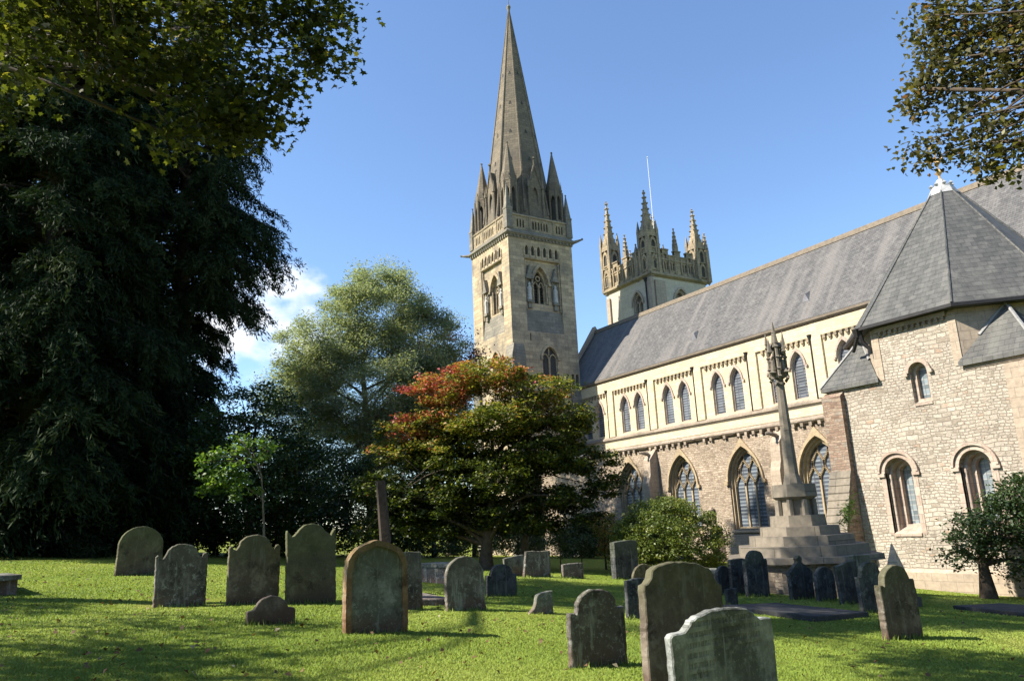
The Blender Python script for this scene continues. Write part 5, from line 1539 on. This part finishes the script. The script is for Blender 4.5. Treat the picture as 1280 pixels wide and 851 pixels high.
for i, (x, y, R, H, mt, lab) in enumerate(shr):
    g = gzf(x, y)
    broadleaf('evergreen_shrub', lab, 'shrub', (x, y, g), [(x, y, g - 0.2), (x + 0.1, y, g + H * 0.4), (x, y + 0.1, g + H * 0.7)],
              [(x, y, g + H * 0.42, R, R, H * 0.48), (x + R * 0.3, y - R * 0.3, g + H * 0.3, R * 0.7, R * 0.7, H * 0.36), (x, y + R * 0.4, g + H * 0.6, R * 0.6, R * 0.6, H * 0.45)],
              210, 48, 0.36, (0.22, 0.11), LM[mt], M['bark'], 30 + i, gS, limbs=24, trunk_r=0.14, inner=0.55, minz=g + 0.15)
g = gzf(-39.1, 8.5)
broadleaf('broadleaf_tree', 'dark round-headed tree between the drooping conifer and the feathery tree', 'tree', (-39.1, 8.5, g), [(-39.1, 8.5, g - 0.3), (-39, 8.5, g + 3), (-39.1, 8.6, g + 6.5)],
          [(-39.1, 8.6, g + 5.2, 3.0, 3.4, 3.2), (-39.5, 7.2, g + 4.0, 2.0, 2.2, 2.4), (-39, 10.4, g + 4.0, 2.2, 2.4, 2.6), (-39.2, 7.9, g + 7.2, 1.5, 1.4, 1.5), (-39, 9.6, g + 6.9, 1.4, 1.5, 1.4), (-39.0, 8.5, g + 2.6, 2.8, 3.2, 1.6)],
          420, 50, 0.34, (0.2, 0.11), LM['dark'], M['bark'], 50, limbs=60, trunk_r=0.22)
g = gzf(-33.1, 7.8)
broadleaf('sapling_tree', 'slim sapling with yellow-green leaves and a bare pale stem, left lawn edge', 'tree', (-33.1, 7.8, g), [(-33.1, 7.8, g - 0.2), (-33.1, 7.75, g + 1.6), (-33.15, 7.6, g + 3.6), (-33.3, 7.1, g + 5.0)],
          [(-33.3, 6.3, g + 4.0, 0.9, 1.1, 0.8), (-33.3, 5.9, g + 3.3, 0.8, 0.7, 0.6), (-33.4, 7.4, g + 4.8, 0.9, 1.0, 0.7), (-33.0, 6.9, g + 2.9, 0.6, 0.7, 0.4)],
          62, 26, 0.22, (0.2, 0.13), LM['bright'], M['grey_bark'], 51, limbs=30, trunk_r=0.06, fork=0.5)
g = gzf(-51.4, 19.4)
broadleaf('feathery_tree', 'tall pale grey-green feathery tree with open branches, left of the spire tower', 'tree', (-51.4, 19.4, g),
          [(-51.4, 19.4, g - 0.4), (-51.5, 19.3, g + 5), (-51.3, 19.0, g + 9), (-51.4, 18.6, g + 13), (-51.3, 19.0, g + 16)],
          [(-51.0, 19.8, g + 17.2, 3.6, 4.2, 2.8), (-51.6, 15.8, g + 14.0, 3.4, 3.2, 2.8), (-51.0, 23.0, g + 15.0, 3.4, 3.4, 2.8), (-51.0, 20.4, g + 19.6, 2.4, 2.8, 1.4), (-51.8, 14.2, g + 10.2, 3.2, 2.8, 3.0), (-51.2, 18.5, g + 11.5, 4.6, 5.6, 4.0), (-51.0, 24.2, g + 11.5, 3.4, 3.0, 3.0), (-51.2, 16.4, g + 6.5, 3.8, 4.4, 3.2), (-50.6, 25.6, g + 13.2, 1.6, 1.6, 1.2), (-50.8, 21.5, g + 7.5, 3.4, 3.6, 3.0)],
          1300, 190, 0.48, (0.2, 0.085), LM['locust'], M['grey_bark'], 52, limbs=130, trunk_r=0.36, flat=0.6, inner=0.55, up=0.9, sag=0.02, limb_r=0.3)
g = gzf(-56.5, 28.0)
broadleaf('purple_tree', 'purple-leaved tree showing through right behind the feathery tree', 'tree', (-56.5, 28.0, g), [(-56.5, 28, g - 0.3), (-56.5, 28, g + 6), (-56.5, 28, g + 13)],
          [(-56.5, 27.6, g + 15.0, 3.6, 3.6, 4.2), (-56.5, 26.0, g + 10.5, 4.0, 4.0, 4.6)], 300, 70, 0.5, (0.24, 0.14), LM['purple'], M['bark'], 53, limbs=40, trunk_r=0.35)
# maple
mx_, my_ = -29.9, 16.4; g = gzf(mx_, my_)
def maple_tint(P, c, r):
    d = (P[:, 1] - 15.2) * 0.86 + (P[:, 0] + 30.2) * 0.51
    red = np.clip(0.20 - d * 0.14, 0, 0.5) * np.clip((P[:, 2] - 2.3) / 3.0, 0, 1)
    hi = np.clip((P[:, 2] - 0.5) / 6.0, 0, 1)  # low leaves get a darker tint: the crown's shade put into colour
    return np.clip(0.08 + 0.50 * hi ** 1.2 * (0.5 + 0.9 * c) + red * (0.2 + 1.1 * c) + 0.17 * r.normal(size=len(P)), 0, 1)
U_ = np.array([0.51, 0.86])                            # across the view
def mp_(a, d, z, rx, rz, ry=None): return (mx_ + U_[0] * a - U_[1] * d * 0.6, my_ + U_[1] * a + U_[0] * d * 0.6, z, rx, rx if ry is None else ry, rz)
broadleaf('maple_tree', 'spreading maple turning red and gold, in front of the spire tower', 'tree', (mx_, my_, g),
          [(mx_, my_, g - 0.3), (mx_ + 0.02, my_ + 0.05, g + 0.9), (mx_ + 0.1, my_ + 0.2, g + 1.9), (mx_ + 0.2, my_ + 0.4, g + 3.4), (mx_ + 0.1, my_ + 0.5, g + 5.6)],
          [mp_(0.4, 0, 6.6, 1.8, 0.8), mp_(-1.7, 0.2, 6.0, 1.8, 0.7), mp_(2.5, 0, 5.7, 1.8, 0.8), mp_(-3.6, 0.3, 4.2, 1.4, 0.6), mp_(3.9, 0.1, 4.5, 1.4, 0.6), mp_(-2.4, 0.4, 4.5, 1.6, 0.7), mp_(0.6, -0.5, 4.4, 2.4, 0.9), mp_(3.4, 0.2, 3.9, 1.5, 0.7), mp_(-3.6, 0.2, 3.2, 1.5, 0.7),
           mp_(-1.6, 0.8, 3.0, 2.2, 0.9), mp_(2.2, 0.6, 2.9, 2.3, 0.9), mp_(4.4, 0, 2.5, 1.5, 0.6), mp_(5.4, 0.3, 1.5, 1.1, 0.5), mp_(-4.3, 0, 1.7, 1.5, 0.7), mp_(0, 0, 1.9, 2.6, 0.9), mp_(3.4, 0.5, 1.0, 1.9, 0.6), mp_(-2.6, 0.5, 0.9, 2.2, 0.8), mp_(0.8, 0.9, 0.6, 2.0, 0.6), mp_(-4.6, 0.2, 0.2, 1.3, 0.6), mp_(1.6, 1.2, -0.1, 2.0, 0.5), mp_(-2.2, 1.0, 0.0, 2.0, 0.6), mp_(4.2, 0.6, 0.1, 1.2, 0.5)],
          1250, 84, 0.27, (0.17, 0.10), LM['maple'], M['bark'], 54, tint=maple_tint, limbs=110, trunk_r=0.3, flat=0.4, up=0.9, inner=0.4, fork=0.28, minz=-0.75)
# round shrub and small planting by the wall
x, y = -25.1, 22.6; g = gzf(x, y)
broadleaf('round_shrub', 'rounded olive-green shrub standing before the aisle wall left of the cross', 'shrub', (x, y, g), [(x, y, g - 0.2), (x, y, g + 1.0), (x + 0.1, y, g + 1.9)],
          [(x, y, g + 1.5, 2.15, 2.15, 1.65), (x - 0.6, y - 0.9, g + 1.3, 1.4, 1.4, 1.4), (x + 0.4, y + 0.7, g + 1.2, 1.6, 1.6, 1.3), (x - 0.2, y - 0.2, g + 2.4, 1.2, 1.2, 0.85)],
          430, 74, 0.19, (0.12, 0.065), LM['shrub'], M['bark'], 55, limbs=30, trunk_r=0.1, inner=0.8, minz=g + 0.1)
x, y = -29.0, 25.0; g = gzf(x, y)
broadleaf('upright_shrub', 'lighter upright shrub behind the left side of the round shrub', 'shrub', (x, y, g), [(x, y, g - 0.2), (x, y, g + 1.0), (x + 0.1, y, g + 2.4)],
          [(x, y, g + 2.0, 1.5, 1.5, 1.4), (x, y - 0.6, g + 1.0, 1.3, 1.3, 1.0), (x + 0.2, y + 0.5, g + 2.9, 1.0, 1.0, 0.6)], 150, 40, 0.24, (0.16, 0.06), LM['shrub'], M['bark'], 56, limbs=30, trunk_r=0.07)
x, y = -30.2, 23.1; g = gzf(x, y)
broadleaf('small_bush', 'small reddish-green bush on the lawn beside the dark doorway arch', 'shrub', (x, y, g), [(x, y, g - 0.2), (x, y, g + 1.0), (x + 0.1, y, g + 2.0)],
          [(x, y, g + 2.0, 0.65, 0.65, 0.75), (x + 0.1, y + 0.3, g + 1.1, 0.6, 0.6, 0.7)], 70, 34, 0.18, (0.12, 0.07), LM['maple'], M['bark'], 57, limbs=16, trunk_r=0.05, tint=lambda P, c, r: np.clip(0.35 + 0.4 * c + 0.1 * r.normal(size=len(P)), 0, 1))
for i, (x, y, h, lab) in enumerate(((-29.9, 20.3, 1.75, 'pale-flowered standard rose on a thin stem in the shade right of the maple trunk'), (-31.6, 20.2, 1.5, 'small rose bush just right of the maple trunk'), (-30.2, 21.7, 1.7, 'thin rose bush left of the small reddish bush'))):
    g = gzf(x, y)
    broadleaf('rose_bush', lab, 'shrub', (x, y, g), [(x, y, g - 0.1), (x, y, g + h * 0.5), (x + 0.05, y, g + h * 0.8)],
              [(x, y, g + h * 0.78, 0.55, 0.55, 0.4), (x + 0.1, y + 0.2, g + h * 0.45, 0.4, 0.4, 0.3)], 30, 26, 0.15, (0.11, 0.07), LM['rose'], M['bark'], 60 + i, 'roses on the lawn under the maple', limbs=14, trunk_r=0.03)
x, y = -31.3, 19.2; g = gzf(x, y)
b = MB(); b.tube([(x, y, g - 0.2), (x + 0.05, y, g + 0.5), (x + 0.02, y + 0.05, g + 1.0), (x + 0.1, y + 0.1, g + 1.5)], [0.26, 0.2, 0.19, 0.15], 8)
tag(b.build('tree_stump', M['grey_bark'], origin=(x, y, g)), 'pale cut tree stump standing beyond the squat tapering headstone', 'stump')
# fern on the cross steps
r = rng(71); x, y = -16.3, 22.35
P = np.array([x, y, -0.5]) + r.normal(size=(260, 3)) * np.array([0.12, 0.12, 0.26]) + np.array([0, 0, 0.35])
P[:, :2] += (P[:, 2:3] + 0.4) * np.array([[0.28, 0.3]])
v, f = leaf_cards(P, 0.22, 0.035, r, 0.2)
fo = np_obj('wall_fern', np_mesh('wall_fern', v - np.array([x, y, -0.5]), f, False, r.random(len(P))), LM['bright']); fo.location = (x, y, -0.5)
tag(fo, 'tuft of green fern growing on the top step of the cross', 'fern')
# dark small tree at the right edge
x, y = -14.6, 26.8; g = gzf(x, y)
broadleaf('small_tree', 'low dark-leaved tree with a stout trunk at the right edge, before the chapter house', 'tree', (x, y, g), [(x, y, g - 0.3), (x, y, g + 0.7), (x, y, g + 1.4), (x + 0.4, y + 0.4, g + 2.4)],
          [(x + 0.6, y + 0.9, g + 2.3, 1.3, 1.3, 0.9), (x + 1.1, y + 1.5, g + 3.1, 1.2, 1.2, 0.9), (x - 0.1, y - 0.4, g + 1.7, 0.8, 0.8, 0.5), (x + 0.2, y - 0.1, g + 2.4, 0.9, 0.9, 0.6), (x + 1.4, y + 1.6, g + 2.0, 1.1, 1.1, 0.8), (x + 0.9, y + 0.9, g + 1.1, 1.0, 1.0, 0.7), (x + 2.0, y + 1.6, g + 1.0, 1.2, 1.2, 0.9), (x - 0.5, y - 0.6, g + 1.3, 0.5, 0.5, 0.4)],
          330, 44, 0.22, (0.13, 0.085), LM['dark'], M['bark'], 58, limbs=50, trunk_r=0.25, fork=0.5)
# sycamore overhead on the left, copper tree overhead on the right: trunks stand outside the picture
x, y = -21.5, -8.5; g = gzf(x, y)
broadleaf('sycamore_tree', 'overhanging sycamore branches with lobed leaves across the upper left corner', 'tree', (x, y, g),
          [(x, y, g - 0.4), (x + 0.2, y + 0.3, g + 4), (x + 0.6, y + 1.8, g + 8), (x + 0.8, y + 3.4, g + 12), (x + 1.0, y + 5.0, g + 17)],
          [(-19.5, 0.0, 16.2, 4.2, 3.6, 2.4, 9.0), (-20.5, 2.5, 18.8, 3.6, 3.0, 2.4, 5.0), (-23.0, -4.4, 16.2, 4.0, 4.0, 3.0, 11.0), (-27.0, -5.0, 14.6, 4.0, 3.2, 2.6, 8.0), (-9.6, -1.2, 9.8, 2.6, 2.0, 0.8, 5.0), (-13.5, -11.0, 9.2, 2.6, 2.2, 1.0, 3.0), (-22.0, -12.0, 9.6, 2.0, 1.6, 0.7, 1.4), (-18.0, -9.5, 9.0, 2.6, 2.4, 1.2, 0.9), (-14.95, -1.13, 9.65, 1.00, 1.00, 0.75, 0.60), (-15.00, -0.12, 10.02, 1.00, 1.00, 0.75, 0.55), (-14.97, 0.99, 10.33, 1.00, 1.00, 0.75, 0.50), (-14.88, 1.96, 10.70, 0.90, 0.90, 0.68, 0.55), (-14.97, -1.02, 8.54, 0.60, 0.60, 0.45, 0.25), (-14.97, 0.81, 9.12, 0.60, 0.60, 0.45, 0.22), (-14.84, 2.02, 9.35, 0.60, 0.60, 0.45, 0.30), (-14.83, 2.28, 8.02, 0.50, 0.50, 0.38, 0.30), (-14.68, 3.12, 9.07, 0.55, 0.55, 0.41, 0.34), (-14.72, 2.77, 8.31, 0.50, 0.50, 0.38, 0.30), (-14.43, 3.81, 10.85, 0.50, 0.50, 0.38, 0.30), (-14.34, 4.21, 10.04, 0.36, 0.36, 0.27, 0.22), (-14.30, 4.38, 10.96, 0.45, 0.45, 0.34, 0.25), (-14.90, 1.56, 7.79, 0.38, 0.38, 0.29, 0.22), (-14.88, 2.77, 11.08, 0.80, 0.80, 0.60, 0.50)],
          1750, 40, 0.42, (0.15, 0.12), LM['sycamore'], M['bark'], 70, limbs=200, trunk_r=0.5, flat=0.55, lobed=0.17, up=0.7, inner=0.2, sag=0.06, fork=0.72, limb_r=0.15)
x, y = 3.0, 14.5; g = gzf(x, y)
broadleaf('copper_tree', 'overhanging branches with small copper-green leaves across the upper right corner', 'tree', (x, y, g),
          [(x, y, g - 0.4), (x - 0.2, y, g + 4), (x - 0.5, y, g + 7), (x - 0.8, y, g + 11)],
          [(-5.48, 11.79, 7.60, 0.55, 0.55, 0.55, 1.00), (-4.90, 12.04, 7.50, 0.60, 0.60, 0.60, 1.10), (-4.77, 12.10, 6.40, 0.55, 0.55, 0.55, 1.00), (-5.39, 11.83, 6.80, 0.55, 0.55, 0.55, 1.10), (-5.85, 11.60, 6.40, 0.33, 0.33, 0.33, 0.50), (-5.30, 11.87, 6.10, 0.42, 0.42, 0.42, 0.60), (-6.10, 11.48, 6.35, 0.20, 0.20, 0.20, 0.20), (-5.58, 11.74, 5.50, 0.36, 0.36, 0.36, 0.50), (-6.00, 11.50, 5.45, 0.28, 0.28, 0.28, 0.30), (-5.01, 11.99, 5.40, 0.42, 0.42, 0.42, 0.70), (-5.36, 11.84, 5.00, 0.22, 0.22, 0.22, 0.20), (-5.01, 12.00, 4.85, 0.25, 0.25, 0.25, 0.25), (-5.43, 11.81, 7.20, 0.50, 0.50, 0.50, 0.80), (-4.20, 12.30, 6.90, 0.90, 0.90, 0.90, 1.60), (-4.30, 12.30, 5.60, 0.60, 0.60, 0.60, 0.80), (-3.0, 12.6, 7.2, 1.1, 0.9, 0.9, 1.8), (-2.6, 12.8, 5.6, 0.9, 0.8, 0.6, 1.0), (-1.5, 13.2, 8.2, 2.0, 1.6, 1.6, 2.6), (-0.8, 13.4, 6.2, 1.5, 1.2, 0.9, 1.6), (2.5, 13.5, 9.5, 4.2, 4.6, 3.6, 5.0)],
          720, 22, 0.16, (0.10, 0.075), LM['copper'], M['bark'], 72, limbs=150, trunk_r=0.35, flat=0.8, up=0.4, inner=0.15, sag=0.05, fork=0.35, limb_r=0.2)
# unseen trees added behind the viewer to block sky light from the east
for i, (x, y, R, H, lab) in enumerate(((11.0, -4.0, 7.5, 20.0, 'broad dark unseen tree added behind the viewer to block sky light'), (14.0, 9.0, 7.5, 19.0, 'broad dark unseen tree added east of the copper-leaved one to block sky light'), (12.0, 22.0, 7.0, 18.0, 'broad dark unseen tree added beyond the chapter house corner to block sky light'), (3.0, -14.0, 6.5, 18.0, 'broad dark unseen tree added on the southern side to block sky light'))):
    g = gzf(x, y)
    broadleaf('added_shade_tree', lab, 'tree', (x, y, g), [(x, y, g - 0.3), (x, y, g + 4), (x + 0.2, y, g + 10)],
              [(x, y, g + H * 0.55, R, R, H * 0.42), (x - 1, y + 2, g + H * 0.35, R * 0.9, R * 0.9, H * 0.25)], 520, 46, 0.8, (0.55, 0.4), LM['dark'], M['bark'], 80 + i, 'unseen trees added to block sky light on the near side', limbs=30, trunk_r=0.4, inner=0.5)

# ================================================================== GRASS AND LITTER
def grass():
    r = rng(5)
    n = 600000
    # spread so that near turf is denser
    D = 5.5 * (34.0 / 5.5) ** (r.random(n) ** 0.92)
    az = RAD(-58.6) + RAD(37) * (2 * r.random(n) - 1)
    X = D * np.sin(az); Y = D * np.cos(az); Z = gz(X, Y)
    worn = 0.5 + 0.5 * np.sin(X * 0.9 + 2.0 * np.sin(Y * 0.37)) * np.sin(Y * 0.8 + 1.5 * np.sin(X * 0.5))
    h = r.uniform(0.014, 0.034, n) * (0.75 + 0.5 * worn)
    # longer uncut tufts round the feet of the headstones
    tx = []; ty = []
    for st in stones:
        m = int(26 + 90 * min(st[3], 1.3))
        tx.append(st[0] + r.normal(size=m) * 0.05 + np.where(r.random(m) < 0.75, 1, -1) * (st[5] / 2 + 0.03)); ty.append(st[1] + r.uniform(-0.5, 0.5, m) * (st[3] + 0.1))
    tx = np.concatenate(tx); ty = np.concatenate(ty); m = len(tx)
    X = np.concatenate([X, tx]); Y = np.concatenate([Y, ty]); Z = gz(X, Y); D = np.hypot(X, Y); n += m
    h = np.concatenate([h, r.uniform(0.03, 0.13, m)])
    w = 0.0024 + 0.0007 * D
    bare = np.sin(X * 0.61 + 1.1 * np.sin(Y * 0.53 + 2)) * np.sin(Y * 0.47 + 0.9 * np.sin(X * 0.71)) + 0.35 * np.sin(X * 2.3 + Y * 1.7)
    h = h * np.where(bare > 0.85, 0.45, 1.0)
    a = r.random(n) * 2 * PI
    dx, dy = np.cos(a) * w, np.sin(a) * w
    lean = r.normal(size=(n, 2)) * 0.022
    v = np.stack([np.stack([X - dx, Y - dy, Z - 0.005], 1), np.stack([X + dx, Y + dy, Z - 0.005], 1), np.stack([X + lean[:, 0], Y + lean[:, 1], Z + h], 1)], 1).reshape(-1, 3)
    f = np.arange(n * 3).reshape(-1, 3)
    patch = 0.5 + 0.25 * np.sin(X * 0.8 + 1.7 * np.sin(Y * 0.5)) + 0.25 * np.sin(Y * 1.1 + X * 0.4)
    return np_mesh('grass', v, f, False, np.clip(0.28 * r.random(n) + 0.22 + 0.4 * patch + 0.35 * np.clip(bare - 0.6, 0, 1), 0, 0.95) + 0.07 * (r.random(n) < 0.02))
LM['grass'] = m_leaf('grass_blades', [(0.0, (0.115, 0.175, 0.026)), (0.6, (0.22, 0.30, 0.05)), (0.93, (0.31, 0.36, 0.085)), (1.0, (0.42, 0.36, 0.16))], 0.22, 0.65, 0.2)
for nd in LM['grass'].node_tree.nodes:
    if nd.type == 'BSDF_PRINCIPLED':           # the turf shades as a soft pile, not as single stiff blades
        nt_ = LM['grass'].node_tree
        gq = nt_.nodes.new('ShaderNodeNewGeometry'); vm = nt_.nodes.new('ShaderNodeVectorMath'); vm.operation = 'MULTIPLY_ADD'
        nt_.links.new(gq.outputs['Normal'], vm.inputs[0]); vm.inputs[1].default_value = (0.45, 0.45, 0.45); vm.inputs[2].default_value = (0, 0, 0.9)
        nr = nt_.nodes.new('ShaderNodeVectorMath'); nr.operation = 'NORMALIZE'
        nt_.links.new(vm.outputs[0], nr.inputs[0]); nt_.links.new(nr.outputs[0], nd.inputs['Normal'])
tag(np_obj('grass', grass(), LM['grass']), 'short mown grass of the churchyard lawn', 'grass', kind='stuff')
r = rng(9)
n = 700
D = 6 + 22 * r.random(n) ** 1.3; az = RAD(-58.6) + RAD(36) * (2 * r.random(n) ** 1.4 - 1)
X = D * np.sin(az); Y = D * np.cos(az)
P = np.stack([X, Y, gz(X, Y) + 0.045], 1)
v, f = leaf_cards(P, 0.085, 0.06, r, 0.9, fold=0.3)
LM['litter'] = m_leaf('fallen_leaves', [(0.0, (0.10, 0.05, 0.025)), (0.5, (0.13, 0.07, 0.035)), (0.85, (0.18, 0.12, 0.05)), (1.0, (0.28, 0.25, 0.17))], 0.15, 0.7)
tag(np_obj('leaf_litter', np_mesh('leaf_litter', v, f, False, r.random(n)), LM['litter']), 'brown fallen leaves scattered over the grass', 'fallen leaves', kind='stuff')
